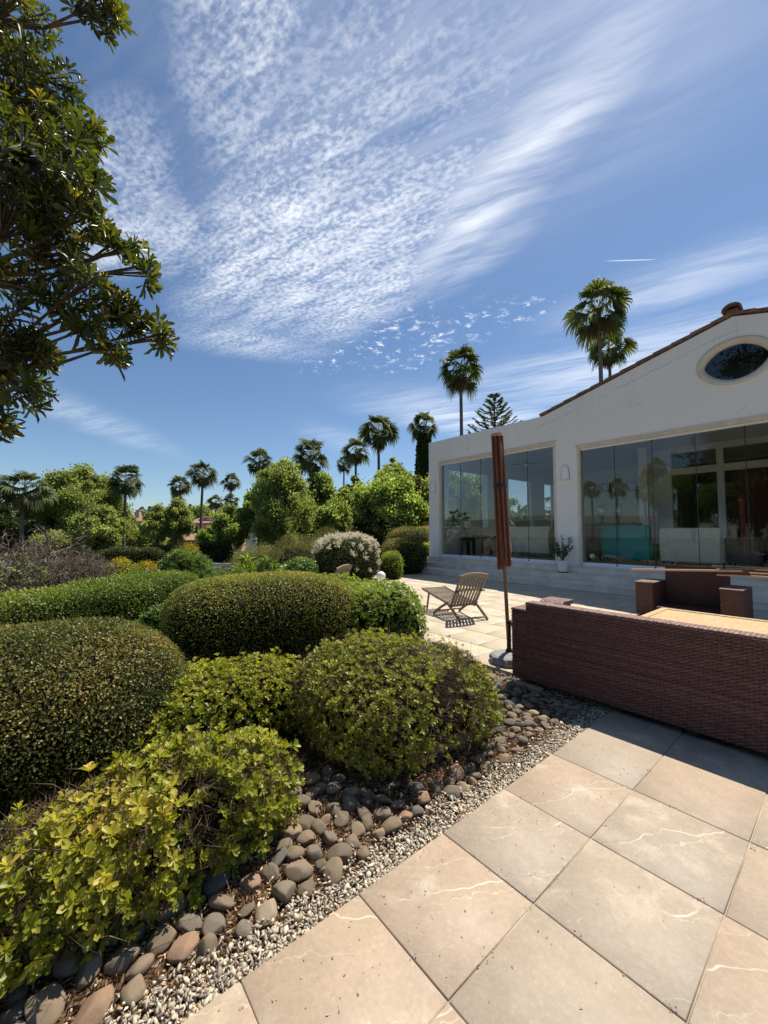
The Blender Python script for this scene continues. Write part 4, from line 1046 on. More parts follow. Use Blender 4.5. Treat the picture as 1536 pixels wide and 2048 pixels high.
def rosettes(P, N_, k, L, asp, r_, tmpl=T_OV3, up=.5, tone=None, spread=(.35, 1.25)):
    """whorls of k leaves at shoot tips"""
    n = len(P); ax = unit(N_ + r_.normal(size=(n, 3)) * .38 + [0, 0, up]); ref = unit(np.cross(ax, r_.normal(size=(n, 3)))); rf2 = np.cross(ax, ref)
    sz = r_.uniform(.5, 1.3, n); tn = (r_.rand(n) if tone is None else tone); geo = []
    for j in range(k):
        az = j * 2.4 + r_.rand(n) * .5; el = spread[0] + (spread[1] - spread[0]) * (j + r_.rand(n)) / k
        d = ax * np.cos(el)[:, None] + (ref * np.cos(az)[:, None] + rf2 * np.sin(az)[:, None]) * np.sin(el)[:, None]
        LL = L * sz * (.65 + .35 * (j + 1) / k) * r_.uniform(.8, 1.15, n)
        geo.append(leaf_geo(P - ax * (.012 * j / k * L / .05), d, ax + r_.normal(size=(n, 3)) * .15, LL, LL * asp * r_.uniform(.8, 1.15, n), tmpl,
                            np.clip(tn * .75 + .35 * r_.rand(n) - .12 * j / k, 0, 1)))
    return join_geo(geo)


def twigs_geo(P, N_, L, r_, wd=.0016, out=.8):
    n = len(P); D_ = unit(N_ * out + r_.normal(size=(n, 3)) * .6); L = L * r_.uniform(.5, 1.3, n)
    g1_ = leaf_geo(P - D_ * L[:, None] * .7, D_, r_.normal(size=(n, 3)), L, wd, T_LONG, r_.rand(n))
    return g1_


def hedge(name, label, cat, domes, n, L, asp, mat, seed, style='leaf', depth=.05, rose=8, ntw=600, core=.93, group=None, up=.2, flush=.06, bare=None, tmpl=T_LEAF, twm=None):
    r_ = rng(seed); geo = []; Gs = [dome(*d_) for d_ in domes]
    ars = np.array([np.linalg.norm(np.cross(G[1:, 1:] - G[:-1, :-1], G[:-1, 1:] - G[1:, :-1]), axis=-1).sum() for G in Gs]); ars = ars / ars.sum()
    tw = []
    for G, w_, d_ in zip(Gs, ars, domes):
        P, N_ = samp(G, int(n * w_), r_)
        tone = np.clip(.5 + .28 * nz(P, 4.0 / max(.4, d_[1]), seed + 3) + (.36 if style == 'leaf' else .22) * N_[:, 2] - (.10 if style == 'leaf' else 0) + .16 * r_.normal(size=len(P)), 0, 1)  # upward leaves get a paler tone, painting light on the tops
        keep = P[:, 2] > d_[0][2] + .03
        if bare: keep &= (nz(P, bare[0], seed + 7) < bare[1]) | (r_.rand(len(P)) < .15)
        P, N_, tone = P[keep], N_[keep], tone[keep]
        P = P - N_ * (r_.rand(len(P)) ** 1.6 * depth - flush * r_.rand(len(P)) ** 4)[:, None]
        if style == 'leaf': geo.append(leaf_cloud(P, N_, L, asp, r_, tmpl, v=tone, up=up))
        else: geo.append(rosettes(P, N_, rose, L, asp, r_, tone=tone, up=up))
        if ntw:
            Q, M_ = samp(G, int(ntw * w_), r_); q = Q[:, 2] > d_[0][2] + .02; tw.append(twigs_geo(Q[q], M_[q], .10, r_)); j = r_.rand(len(Q)) < (.05 if style == 'rose' else 0); tw.append(twigs_geo(Q[j & q] + M_[j & q] * .07, M_[j & q], .16, r_))
    root = leaf_obj(name, join_geo(geo), mat); tag(root, label, cat, group)
    cv, cf, b0 = [], [], 0
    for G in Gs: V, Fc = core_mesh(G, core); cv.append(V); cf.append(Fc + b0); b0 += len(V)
    link('shade_core', raw_mesh('shade_core', np.concatenate(cv), np.concatenate(cf)), M_CORE, root)  # solid near-black core, paints the shade inside the shrub
    if tw: link('twigs', raw_mesh('twigs', *join_geo(tw)), twm or M_TWIG, root)
    return root


zg = -.05
hedge('clipped_shrub', 'low yellow green shrub with large whorled leaves nearest the gravel edge', 'shrub',
      [((.45, 2.24, zg), .70, .30, .47, R(1), .6, .65, 41, .055), ((-.35, 2.14, zg), .50, .27, .38, R(8), .7, .8, 42, .055)], 5600, .046, .25, M_PITTO, 51, 'rose', .15, 8, 11000, .72, up=.6, bare=(6.0, .55), flush=.09)
hedge('clipped_shrub', 'broad rounded green shrub at the bed corner by the sofa end', 'shrub',
      [((2.22, 2.58, zg), .78, .84, .68, R(-10), .72, .85, 43, .06)], 7600, .034, .27, M_PITTO2, 52, 'rose', .13, 7, 11000, .78, up=.4, bare=(5.5, .36), flush=.08)
hedge('clipped_shrub', 'lower yellow green shrub joining the dark dome to the round shrub', 'shrub',
      [((1.12, 3.42, zg), .74, .50, .53, R(-8), .65, .8, 44, .05)], 3900, .036, .27, M_PITTO, 53, 'rose', .11, 7, 1600, .84, up=.45, bare=(6.0, .5), flush=.07)
hedge('clipped_shrub', 'big dark clipped dome of tiny leaves at the left of the bed', 'shrub',
      [((-.02, 3.86, zg), .89, .98, .94, 0, .80, .95, 45, .035)], 62000, .0195, .30, M_BOX, 54, 'leaf', .055, ntw=1500, core=.94, up=.1, flush=.02)
hedge('clipped_shrub', 'olive topped clipped hedge with straight dark sides behind the low shrubs', 'shrub',
      [((2.16, 4.98, zg), 1.19, .86, 1.08, R(-16), .55, .62, 46, .03)], 60000, .020, .30, M_BOXO, 55, 'leaf', .055, ntw=1200, core=.945, up=.1, flush=.02)
hedge('clipped_shrub', 'bright green rounded shrub between olive hedge and terrace', 'shrub',
      [((3.46, 4.34, zg), .62, .58, .93, R(-20), .6, .75, 47, .04)], 4200, .036, .25, M_BRIGHT, 56, 'rose', .08, 7, 0, .88, up=.5, flush=.05)
hedge('clipped_shrub', 'small bright green shrub behind the olive hedge below the flowering bush', 'shrub',
      [((3.70, 5.75, zg), .50, .46, .93, 0, .7, .85, 48, .05)], 1500, .038, .25, M_BRIGHT, 57, 'rose', .08, 7, 0, .88, up=.5, flush=.05)
# long hedge to the left
hedge('long_hedge', 'long flat topped green hedge running along the left side', 'hedge',
      [((-1.3, 8.05, -.40), 2.4, .72, 1.0, R(30), .35, .45, 61, .04), ((1.35, 9.65, -.30), 1.5, .85, .96, R(40), .45, .6, 62, .05)], 80000, .042, .27, M_LONGH, 58, 'leaf', .09, ntw=600, core=.93, up=.35, flush=.06)

# domes and bushes near the house and beyond
def bush(name, label, cat, px, yb, yt, wpx, d, n, L, mat, seed, asp=.30, style='leaf', e1=.8, deep=1.0, group=None, zb=None, tmpl=T_LEAF, core=.9, depth=.12, flush=.06, ntw=0, bare=None, rose=7, twm=None, up=.2):
    p = at(px, yb, d); z0 = float(zt(p[0], p[1])) if zb is None else zb; top = at(px, yt, d)[2]; a = wpx / 2 * d / F
    return hedge(name, label, cat, [((p[0], p[1], z0), a, a * deep, max(.3, top - z0), -YAW, e1, .9, seed, .05 * max(1, a))], n, L, asp, mat, seed, style, depth, ntw=ntw, core=core, group=group, tmpl=tmpl, flush=flush, bare=bare, rose=rose, twm=twm, up=up)


bush('clipped_dome', 'dark clipped dome shrub standing just left of the stone steps', 'shrub', 806, 1140, 1077, 94, 15.6, 17000, .04, M_BOX, 71, e1=.65)
bush('clipped_dome', 'wide dark clipped dome behind the one beside the steps', 'shrub', 818, 1100, 1055, 92, 19.0, 14000, .045, M_BOX, 72, e1=.7)
bush('clipped_dome', 'dark clipped shrub behind the white flowering bush', 'shrub', 752, 1110, 1047, 80, 20.5, 11000, .05, M_BOX, 73, e1=.8)
bush('clipped_dome', 'dark clipped shrub farthest back against the house corner', 'shrub', 852, 1090, 1044, 66, 23.0, 9000, .05, M_BOX, 74, e1=.8)
bush('clipped_dome', 'small dark shrub left of the yucca stems', 'shrub', 708, 1100, 1056, 50, 21.5, 7000, .05, M_BOX, 75, e1=.8)
bush('shrub', 'bright yellow green shrub tucked against the house corner', 'shrub', 852, 1120, 1084, 36, 17.6, 3000, .05, M_PITTO, 76)
bush('shrub', 'light green loose shrub below the dark dome near the globe lamp', 'shrub', 782, 1150, 1103, 44, 13.6, 4000, .05, M_BRIGHT, 77)
fb = bush('flowering_shrub', 'rounded shrub covered in white blossom behind the olive hedge', 'flowering shrub', 692, 1155, 1077, 128, 13.4, 14000, .055, M_TREED, 78, e1=.7, core=.88, deep=.9)
Gf = dome((*at(692, 1155, 13.4)[:2], -.05), 64 * 13.4 / F, 58 * 13.4 / F, at(692, 1075, 13.4)[2] + .06, -YAW, .7, .9, 78, .06)
rf = rng(79); Pf, Nf = samp(Gf, 900, rf); q = (Nf[:, 2] > -.2) & (rf.rand(900) < .16 + .70 * np.clip(Nf[:, 2], 0, 1)) & (nz(Pf, 3.0, 5) > -.5); Pf, Nf = Pf[q], Nf[q]
Pf = np.repeat(Pf + Nf * .03, 26, 0) + rf.normal(size=(len(Pf) * 26, 3)) * .034; Nf = np.repeat(Nf, 26, 0)
link('blossom', raw_mesh('blossom', *leaf_cloud(Pf + Nf * .02, Nf, .042, .48, rf, T_LEAF)), M_WHITEF, fb)
bush('ivy_mound', 'low mound of pale edged ivy leaves left of the flowering bush', 'ground plant', 600, 1160, 1118, 66, 12.2, 2600, .075, M_OLEA, 80, .45)
for k, (px, yb, yt, wp, d, lab) in enumerate(((598, 1125, 1070, 120, 20, 'olive brown scrubby bush rising towards the yucca'), (520, 1125, 1092, 110, 20, 'low olive brown scrub at the left foot of the slope'), (655, 1110, 1056, 70, 24, 'olive brown scrub just left of the white blossom'), (570, 1105, 1074, 110, 27, 'olive brown scrub farther up the slope'))):
    bush('scrub_bush', lab, 'shrub', px, yb, yt, wp, d, 9000, .075, M_OLIVE, 81 + k, .18, e1=.95, core=.72, depth=.5, flush=.22, ntw=2500, zb=-.9)
# oleander with long leaves
def longleaf(name, label, cat, px, yb, yt, wpx, d, n, L, mat, seed, zb=None, asp=.10, core=.8, group=None):
    p = at(px, yb, d); z0 = float(zt(p[0], p[1])) if zb is None else zb; top = at(px, yt, d)[2]; a = wpx / 2 * d / F; r_ = rng(seed)
    G = dome((p[0], p[1], z0), a, a * .9, top - z0, 0, .85, .95, seed, .12 * a)
    P, N_ = samp(G, n, r_); P = P - N_ * (r_.rand(n, 1) * .3 * a); g = rosettes(P, N_, 7, L, asp, r_, T_LEAF, up=1.1, spread=(.25, 1.0))
    o = leaf_obj(name, g, mat); tag(o, label, cat, group); V, Fc = core_mesh(G, core)
    link('shade_core', raw_mesh('shade_core', V, Fc), M_CORE, o); return o  # closed dark core, shade between the leaves put into its colour
longleaf('oleander', 'tall dark green oleander with narrow leaves at the end of the long hedge', 'shrub', 372, 1170, 1106, 104, 10.2, 1500, .13, M_OLEA, 91, zb=-.3)
longleaf('oleander', 'lighter narrow leaved oleander just behind the olive hedge', 'shrub', 455, 1175, 1135, 90, 9.0, 700, .15, M_OLEA, 92, zb=-.2)
longleaf('strap_leaf_plant', 'pale strap leaved plant between dark dome and olive hedge', 'plant', 318, 1310, 1222, 76, 6.0, 420, .14, M_OLEA, 93, zb=-.2)
longleaf('strap_leaf_plant', 'small upright strap leaved plant behind the crest of the olive hedge', 'plant', 535, 1160, 1116, 40, 11.5, 60, .30, M_OLEA, 94, zb=-.2, core=.3)
longleaf('strap_leaf_plant', 'bright strap leaved plant beside the dark oleander top', 'plant', 492, 1160, 1112, 34, 11.0, 50, .30, M_BRIGHT, 95, zb=-.2, core=.3)
# yellow flowering bushes
def yellow(px, yb, yt, wpx, d, seed, label):
    o = bush('flowering_shrub', label, 'flowering shrub', px, yb, yt, wpx, d, 2600, .07, M_PITTO, seed, e1=1.0, core=.8, depth=.3, flush=.15)
    p = at(px, yb, d); a = wpx / 2 * d / F; z0 = float(zt(p[0], p[1])); r_ = rng(seed + 500)
    G = dome((p[0], p[1], z0), a, a, max(.3, at(px, yt, d)[2] - z0), -YAW, 1.0, .9, seed, .1 * a); P, N_ = samp(G, 2200, r_); q = (N_[:, 2] > .05) & (nz(P, 3, seed) > -.25); P, N_ = P[q], N_[q]
    P = P + r_.normal(size=P.shape) * .07; link('blossom', raw_mesh('blossom', *leaf_cloud(P, N_, .07, .4, r_, T_LEAF)), M_YELLOWF, o)
yellow(240, 1165, 1118, 62, 17, 96, 'yellow flowering bush left of the palm trunk'); yellow(286, 1165, 1124, 54, 17.5, 97, 'yellow flowering bush right of the palm trunk')
yellow(378, 1118, 1088, 44, 21, 98, 'small yellow flowering bush behind the oleander')
# dark hedges farther off
for k, (px, yb, yt, wp, d, lab) in enumerate(((262, 1125, 1096, 130, 32, 'dark clipped hedge behind the yellow flowers'), (330, 1118, 1092, 90, 36, 'dark clipped hedge below the slender trees'), (420, 1118, 1084, 90, 34, 'dark hedge at the foot of the tall thin palm'))):
    bush('dark_hedge', lab, 'hedge', px, yb, yt, wp, d, 7000, .13, M_TREED, 101 + k, e1=.45, deep=.35, core=.9)

# bare grey shrub on the left
def branchy(name, label, cat, base, spread, height, n1, seed, mat, lv=4, r0=.06, up=.9, leaf=None, leafmat=None):
    r_ = rng(seed); segs = []
    def grow(p, d, L, r, lev):
        q = p + d * L; segs.append((p, q, r, r * .7))
        if lev == 0: return
        for k in range(r_.randint(3, 5)):
            nd = unit(d + r_.normal(size=3) * .62 + [0, 0, .02 * up]); grow(p + d * L * r_.uniform(.55, 1), nd, L * r_.uniform(.58, .82), r * .62, lev - 1)
    base = np.array(base, float)
    for k in range(n1):
        d = unit(np.array([r_.normal() * spread, r_.normal() * spread, up])); grow(base + [r_.normal() * .08, r_.normal() * .08, -.05], d, height * r_.uniform(.28, .38), r0 * r_.uniform(.7, 1.1), lv)
    P = np.array([s[0] for s in segs]); Q = np.array([s[1] for s in segs]); rr_ = np.array([s[2] for s in segs])
    D_ = Q - P; L = np.linalg.norm(D_, axis=1); geo = []
    for k in range(2):
        geo.append(leaf_geo(P, D_, r_.normal(size=P.shape), L * 1.05, np.maximum(rr_, .004), (np.array([(0, 1, 0), (0, -1, 0), (1, -.65, 0), (1, .65, 0)]), np.array([(0, 1, 2, 3)])), r_.rand(len(P))))
    o = leaf_obj(name, join_geo(geo), mat); tag(o, label, cat)
    if leaf:
        tip = Q[rr_ < rr_.max() * .3]; i = r_.choice(len(tip), leaf); Pl = tip[i] + r_.normal(size=(leaf, 3)) * .1
        link('leaves', raw_mesh('leaves', *leaf_cloud(Pl, unit(r_.normal(size=Pl.shape)), .09, .4, r_, T_LEAF)), leafmat, o)
    return o
p = at(75, 1170, 14.5); branchy('bare_shrub', 'big leafless grey shrub of tangled twigs at the far left', 'shrub', (p[0], p[1], float(zt(p[0], p[1]))), .95, 2.9, 13, 111, M_GREYTWIG, 5, .05, .8)
p = at(150, 1165, 15.5); branchy('bare_shrub', 'leafless brown grey shrub right of the bigger bare one', 'shrub', (p[0], p[1], float(zt(p[0], p[1]))), 1.1, 2.5, 12, 112, M_GREYTWIG, 5, .04, .65)
p = at(10, 1165, 13.5); branchy('bare_shrub', 'half leafy shrub with a few green leaves at the left frame edge', 'shrub', (p[0], p[1], float(zt(p[0], p[1]))), .9, 1.9, 6, 113, M_GREYTWIG, 4, .04, .7, 700, M_TREE)

# pale outbuilding wall glimpsed at the left
p = at(14, 1160, 18.0); q0, q1, q2 = at(14, 1174, 18)[2], at(14, 1130, 18)[2], at(14, 1192, 18)[2]
ob_ = thing('outbuilding', 'low pale outbuilding with a dark doorway behind the bare shrub', 'outbuilding', (p[0], p[1], q2), (0, 0, -YAW)); q0 -= q2; q1 -= q2
m = MB(); m.box(-.05, .78, 0, 2.0, q0, q1); m.box(-3.2, -1.0, 0, 2.0, q0, q1); m.box(-1.0, -.05, .3, 2.0, q0, q1); m.build('wall', M_CREAM, ob_)
m = MB(); m.box(-3.25, .80, -.05, 2.0, -.4, q0 - .001); m.build('plinth', M_GREYPL, ob_)
m = MB(); m.box(-.99, -.06, .24, .299, q0, q1 - .1); m.build('door', M_BLACK, ob_)
m = MB(); m.box(-3.3, .86, -.08, 2.1, q1 + .001, q1 + .05); m.build('roof', M_GREYPL, ob_)

# ------------------------------------------------------------------ trees
def crown_geo(cl, n, L, asp, r_, tmpl=T_QUAD, shell=.45, flat=.2):
    geo = []
    for (c, rad, tone) in cl:
        m_ = max(20, int(n * rad[0] * rad[1])); d = unit(r_.normal(size=(m_, 3)) + [0, 0, .15]); f = (shell + (1 - shell) * r_.rand(m_, 1)) * (1 + .26 * r_.normal(size=(m_, 1)))
        P = c + d * f * rad; D_ = unit(d * .6 + r_.normal(size=(m_, 3)) * .6 + [0, 0, .55]); nn = d * .6 + r_.normal(size=(m_, 3)) * .6 + [0, 0, .7]
        LL = L * r_.uniform(.6, 1.3, m_); geo.append(leaf_geo(P, D_, nn, LL, LL * asp, tmpl, np.clip(tone + .22 * r_.normal(size=m_), 0, 1)))
    return join_geo(geo)


def tree(label, px, d, yt, wpx, seed, mat, ylow=None, n=900, L=.22, ncl=34, group='broad leaved trees beyond the garden', deep=1.0, airy=.25, xy=None, hgt=None, bark=None, name='broadleaf_tree', shape=1.0, clr=.34):
    r_ = rng(seed); ncl = int(ncl * 2.3); clr *= .66
    if xy is None: p = at(px, 1063, d); x, y = p[0], p[1]; ztop = at(px, yt, d)[2]; a = wpx / 2 * d / F
    else: x, y = xy; ztop = hgt; a = wpx / 2
    z0 = float(zt(x, y)); H = ztop - z0
    zl = z0 + H * .22 if ylow is None else max(z0 + H * .06, at(px, ylow, d)[2])
    t_ = thing(name, label, 'tree', (x, y, z0), group=group)
    cc = np.array([x, y, (zl + ztop) / 2]); hh = (ztop - zl) / 2; cl = []
    for k in range(ncl):
        u = unit(r_.normal(size=3)); rr_ = (.28 + .72 * r_.rand() ** .6)
        ta = np.array([a, a * deep, hh]); taper = 1 - .25 * shape * max(0, u[2])
        cr = a * clr * r_.uniform(.45, 1.3); pos = cc + u * rr_ * np.maximum(ta * [taper, taper, 1] - cr * .8, .1)
        cl.append((pos, np.array([cr, cr, min(cr, hh * .5) * r_.uniform(.8, 1.5)]), r_.uniform(.2, .75)))
    g = crown_geo(cl, .80 * n / (a * a * clr * clr), L * .86, .45, r_, shell=airy); leaf_obj('crown', g, mat, t_)
    m = MB(); r0 = max(.07, H * .018); top = cc + [0, 0, hh * .35]
    pts = [np.array([x, y, z0 - .1]), np.array([x + r_.normal() * .1, y + r_.normal() * .1, z0 + H * .25]), cc + [r_.normal() * .15, r_.normal() * .15, -hh * .2], top]
    m.tube(pts, [r0 * 1.25, r0, r0 * .7, r0 * .3], 9)
    for k in range(0, ncl, 4):
        c = cl[k][0]; f = r_.uniform(.2, .9); s = pts[1] * (1 - f) + pts[2] * f if c[2] < cc[2] + hh * .2 else pts[2] * (1 - f) + pts[3] * f
        mid = (s + c) / 2 + [0, 0, -.06 * a]; m.tube([s, mid, c], [r0 * .45, r0 * .28, r0 * .08], 5, cap=False)
    m.build('trunk', bark or M_BARK, t_, smooth=True, world=True, uv=False)
    return t_


tree('broad dense tree filling the left skyline between two palms', 165, 46, 936, 190, 201, M_TREEG, 1118, 1500, .26, 60, clr=.26, shape=.5)
tree('smaller round tree in front of the broad left tree', 200, 38, 1010, 110, 202, M_TREEG, 1112, 1100, .20, 34)
tree('dark leaved tree cut by the left frame edge', -6, 40, 1003, 110, 203, M_TREED, 1100, 900, .22, 26)
tree('slender pale green tree right of the tall palm trunk', 312, 36, 1012, 64, 204, M_TREEG, 1095, 520, .17, 26, airy=.2)
tree('airy pale green tree beside the pink villa', 350, 37, 994, 74, 205, M_TREEG, 1090, 600, .17, 30, airy=.2)
tree('pale green tree hiding the right half of the pink villa', 462, 35, 1010, 88, 206, M_TREEY, 1108, 700, .17, 34, airy=.2)
tree('low rounded tree before the chimney house', 292, 52, 1046, 96, 240, M_TREEG, 1112, 800, .22, 26)
tree('low dark tree left behind the bare shrub', 40, 44, 1048, 130, 241, M_TREED, 1112, 900, .22, 28)
tree('low bushy tree just right of the bare shrub', 128, 36, 1062, 110, 242, M_TREEG, 1116, 900, .19, 28)
tree('low green tree under the tall thin palm', 420, 38, 1052, 60, 207, M_TREE, 1110, 600, .18, 20)
tree('rounded green tree far behind the villa', 400, 90, 1010, 90, 208, M_TREE, 1065, 700, .35, 22)
tree('tall fresh green tree with a pointed top in the middle', 556, 34, 918, 92, 209, M_TREE, 1092, 1200, .20, 52, shape=1.6, clr=.28)
tree('dense green tree left of the tall middle one', 510, 36, 975, 64, 210, M_TREE, 1085, 800, .20, 28)
tree('dark shaded tree low in the middle of the row', 590, 31, 985, 110, 211, M_TREE, 1098, 1100, .19, 40)
tree('bright yellow green tree behind the thick palm', 640, 37, 944, 96, 212, M_TREEY, 1080, 1100, .20, 44)
tree('yellow green tree under the slim palm', 700, 36, 950, 84, 213, M_TREEY, 1080, 900, .20, 38)
tree('tall airy yellow green tree right of the tallest middle palm', 792, 33, 903, 104, 214, M_TREEY, 1070, 1000, .18, 52, airy=.2, shape=1.2, clr=.26)
tree('thin half bare tree before the yellow green one', 758, 27, 960, 84, 215, M_OLIVE, 1070, 300, .13, 34, airy=.1)
tree('brownish tree close to the left house corner', 842, 26, 948, 46, 216, M_OLIVE, 1078, 700, .14, 34, airy=.2)
tree('low green tree in front of the row beside the yucca', 668, 30, 1000, 90, 217, M_TREEY, 1085, 800, .17, 34)
# behind the house side windows
for k, (x, y, h_, lab) in enumerate(((15.5, 18.0, 5.2, 'bushy green tree seen through the side windows of the left room'), (20.0, 17.5, 6.0, 'taller green tree seen through the second side window'), (25.5, 18.5, 6.0, 'green tree seen through the last side window'), (11.5, 24.5, 6.5, 'leafy tree standing behind the clipped domes'))):
    tree(lab, 0, 0, 0, 5.0, 220 + k, M_TREEG if k % 2 else M_TREE, None, 900, .16, 34, xy=(x, y), hgt=h_, group='trees outside the side windows')
hedge('scrub_bush', 'low clipped shrub under the side windows', 'shrub', [((15.5, 14.3, -.05), 2.6, .8, 1.9, 0, .6, .8, 231, .06)], 9000, .06, .3, M_BOXO, 231, 'leaf', .15, ntw=0)


# ------------------------------------------------------------------ palms
def palm_crown(seed, R_=1.75, n=36):
    r_ = rng(seed); live, dead = [], []
    def frond(az, el, size, dst, droop):
        d = np.array([math.cos(az) * math.cos(el), math.sin(az) * math.cos(el), math.sin(el)]); sd = unit(np.cross([0, 0, 1.0], d) + 1e-6); up = np.cross(d, sd)
        pl = size * r_.uniform(.45, .58); q = np.array([0, 0, 0]) + d * pl; q = q + [0, 0, -droop * .12 * size]
        dst.append(leaf_geo(np.array([[0, 0, 0.]]), np.array([q]), np.array([up]), np.linalg.norm(q), .018, (np.array([(0, 1, 0), (0, -1, 0), (1, -.6, 0), (1, .6, 0)]), np.array([(0, 1, 2, 3)])), np.array([.8])))
        hz = np.array([math.cos(az), math.sin(az), 0]); d2 = unit(d + hz * .35 * max(0, math.sin(el)) + [0, 0, -.25 - .55 * droop * r_.uniform(.6, 1.2)]); k = 17
        roll = r_.normal() * .55; up = unit(np.cross(d2, sd)); sd, up = sd * math.cos(roll) + up * math.sin(roll), up * math.cos(roll) - sd * math.sin(roll); A = np.linspace(-1.45, 1.45, k) + r_.normal(size=k) * .04
        dirs = d2 * np.cos(A)[:, None] + sd * np.sin(A)[:, None] + up * (.18 * np.abs(np.sin(A)))[:, None]
        LL = size * .56 * (1 - .20 * np.abs(A) / 1.45) * r_.uniform(.88, 1.08, k)
        dr = .10 + .16 * droop + r_.rand(k) * .1
        V, Fc, tn = [], [], r_.uniform(.1, .8)
        for j in range(k):
            s = unit(np.cross(up, dirs[j])); w_ = size * .031; b0 = len(V)
            for f, wf, z in ((0.0, .35, 0), (.5, 1.0, -.03), (.8, .6, -.30), (1.0, .1, -.85)):
                c = q + dirs[j] * LL[j] * f * (1 - .12 * (f > .9)) + np.array([0, 0, z * dr[j] * LL[j] * 1.9]); V += [c + s * w_ * wf, c - s * w_ * wf]
            for i in range(3): Fc.append((b0 + 2 * i, b0 + 2 * i + 1, b0 + 2 * i + 3, b0 + 2 * i + 2))
        dst.append((np.array(V), np.array(Fc), np.full(len(V), tn)))
    for i in range(n):
        u = (i + .5) / n; el = R(84) - R(122) * u ** .95 + r_.normal() * .12; frond(i * 2.39996 + r_.normal() * .3, el, R_ * r_.uniform(.82, 1.15), live, .10 + .75 * u)
    for i in range(13): frond(i * 2.39996, R(-56) - R(28) * r_.rand(), R_ * r_.uniform(.5, .72), dead, 1.2)
    return join_geo(live), join_geo(dead)


pc = []
for k in range(4):
    a, b_ = palm_crown(300 + k); me1 = raw_mesh('palm_crown', *a, smooth=False); me1.materials.append(M_PALM); me2 = raw_mesh('dead_fronds', *b_, smooth=False); me2.materials.append(M_DEADP); pc.append((me1, me2))


def palm(label, px, yc, wpx, d, seed, xy=None, zc=None, wid=None, skirt=True, group='tall fan palms on the skyline', ivy=None, lean=0.0):
    r_ = rng(seed)
    if xy is None: c = at(px, yc, d); wid = wpx * d / F
    else: c = np.array([xy[0], xy[1], zc])
    bx, by = c[0] + lean, c[1]; z0 = float(zt(bx, by))
    t_ = thing('fan_palm', label, 'palm tree', (bx, by, z0), group=group); s = wid / 3.1; H = c[2] - z0
    q = np.linspace(0, 1, 9); bend = r_.normal(size=2) * .10
    pts = [(-lean * k_ ** 1.4 + bend[0] * math.sin(k_ * 3.14), bend[1] * math.sin(k_ * 3.14), -.15 + (H + .15) * k_) for k_ in q]
    m = MB(); rad = np.interp(q, [0, .08, .9, 1], [.24, .17, .125, .15]) * (.75 + .25 * s); m.tube(pts, rad, 10); m.build('trunk', M_PBARK, t_, smooth=True, uv=False)
    k = seed % 4; rz = r_.rand() * 6.28
    for nm, me in (('crown', pc[k][0]), ('dead_fronds', pc[k][1])):
        if nm == 'dead_fronds' and not skirt: continue
        o = bpy.data.objects.new(nm, me); COL.objects.link(o); o.parent = t_; o.location = (-lean, 0, H); o.rotation_euler = (r_.normal() * .06, r_.normal() * .06, rz); o.scale = (s, s, s * r_.uniform(.95, 1.12))
    if ivy:
        h0, h1, ra, rb = ivy; n = 8000; zz = r_.rand(n); a = r_.rand(n) * 6.283; rr_ = (ra * (1 - zz) + rb * zz) * (1 + .12 * np.sin(a * 3 + zz * 9) + .08 * r_.normal(size=n))
        P = np.stack([rr_ * np.cos(a), rr_ * np.sin(a), h0 + (h1 - h0) * zz], 1); N_ = np.stack([np.cos(a), np.sin(a), 0 * a], 1)
        g = leaf_cloud(P, N_, .26, .42, r_, T_LEAF, up=-.3); link('ivy', raw_mesh('ivy', *g), M_TREED, t_)
        m = MB(); m.tube([(0, 0, h0), (0, 0, h1)], [ra * .85, rb * .8], 12); m.build('ivy_shade_core', M_CORE, t_)  # solid dark cone, shade behind the ivy leaves painted in
    return t_


palm('bushy fan palm at the far left skyline with a thick head', 50, 978, 88, 38, 400)
palm('fan palm on the right flank of the broad left tree', 253, 962, 64, 44, 401)
palm('short necked fan palm above the pale slender tree', 360, 972, 42, 62, 402)
palm('tiny headed fan palm just below the short necked one', 356, 1000, 26, 80, 403, skirt=False)
palm('fan palm on a tall thin trunk before the pink villa', 407, 948, 54, 46, 404)
palm('fan palm with a small round head right of the villa', 463, 964, 37, 66, 405)
palm('low fan palm head below the small round one', 462, 1002, 30, 75, 406)
palm('low fan palm head left of the small round one', 432, 1004, 34, 70, 407)
palm('fan palm rising left of the tall fresh green tree', 519, 922, 54, 44, 408)
palm('heavy headed fan palm in the middle of the row', 621, 912, 72, 38, 409)
palm('small fan palm head peeping over the yellow green trees', 688, 928, 32, 62, 410)
palm('fan palm with a neat head left of the tallest middle one', 712, 902, 56, 44, 411)
palm('tallest fan palm of the middle group', 757, 864, 76, 40, 412)
z0p = float(zt(*at(848, 850, 38)[:2])); hp = at(848, 856, 38)[2] - z0p
palm('fan palm whose trunk is wrapped in dark ivy', 848, 852, 56, 38, 413, ivy=(1.0, hp - .55, .98, .46), skirt=False)
palm('fan palm on a bare trunk rising behind the flat roof', 921, 738, 88, 34, 414)
palm('largest fan palm rising behind the tiled gable', 1197, 618, 118, 30, 415)
palm('smaller fan palm leaning close beside the largest one', 1218, 698, 80, 36, 416, lean=.2)
palm('tiny distant palm beside the chimney', 284, 1022, 17, 170, 417, skirt=False); palm('tiny distant palm behind the slender tree', 303, 1019, 16, 180, 418, skirt=False)
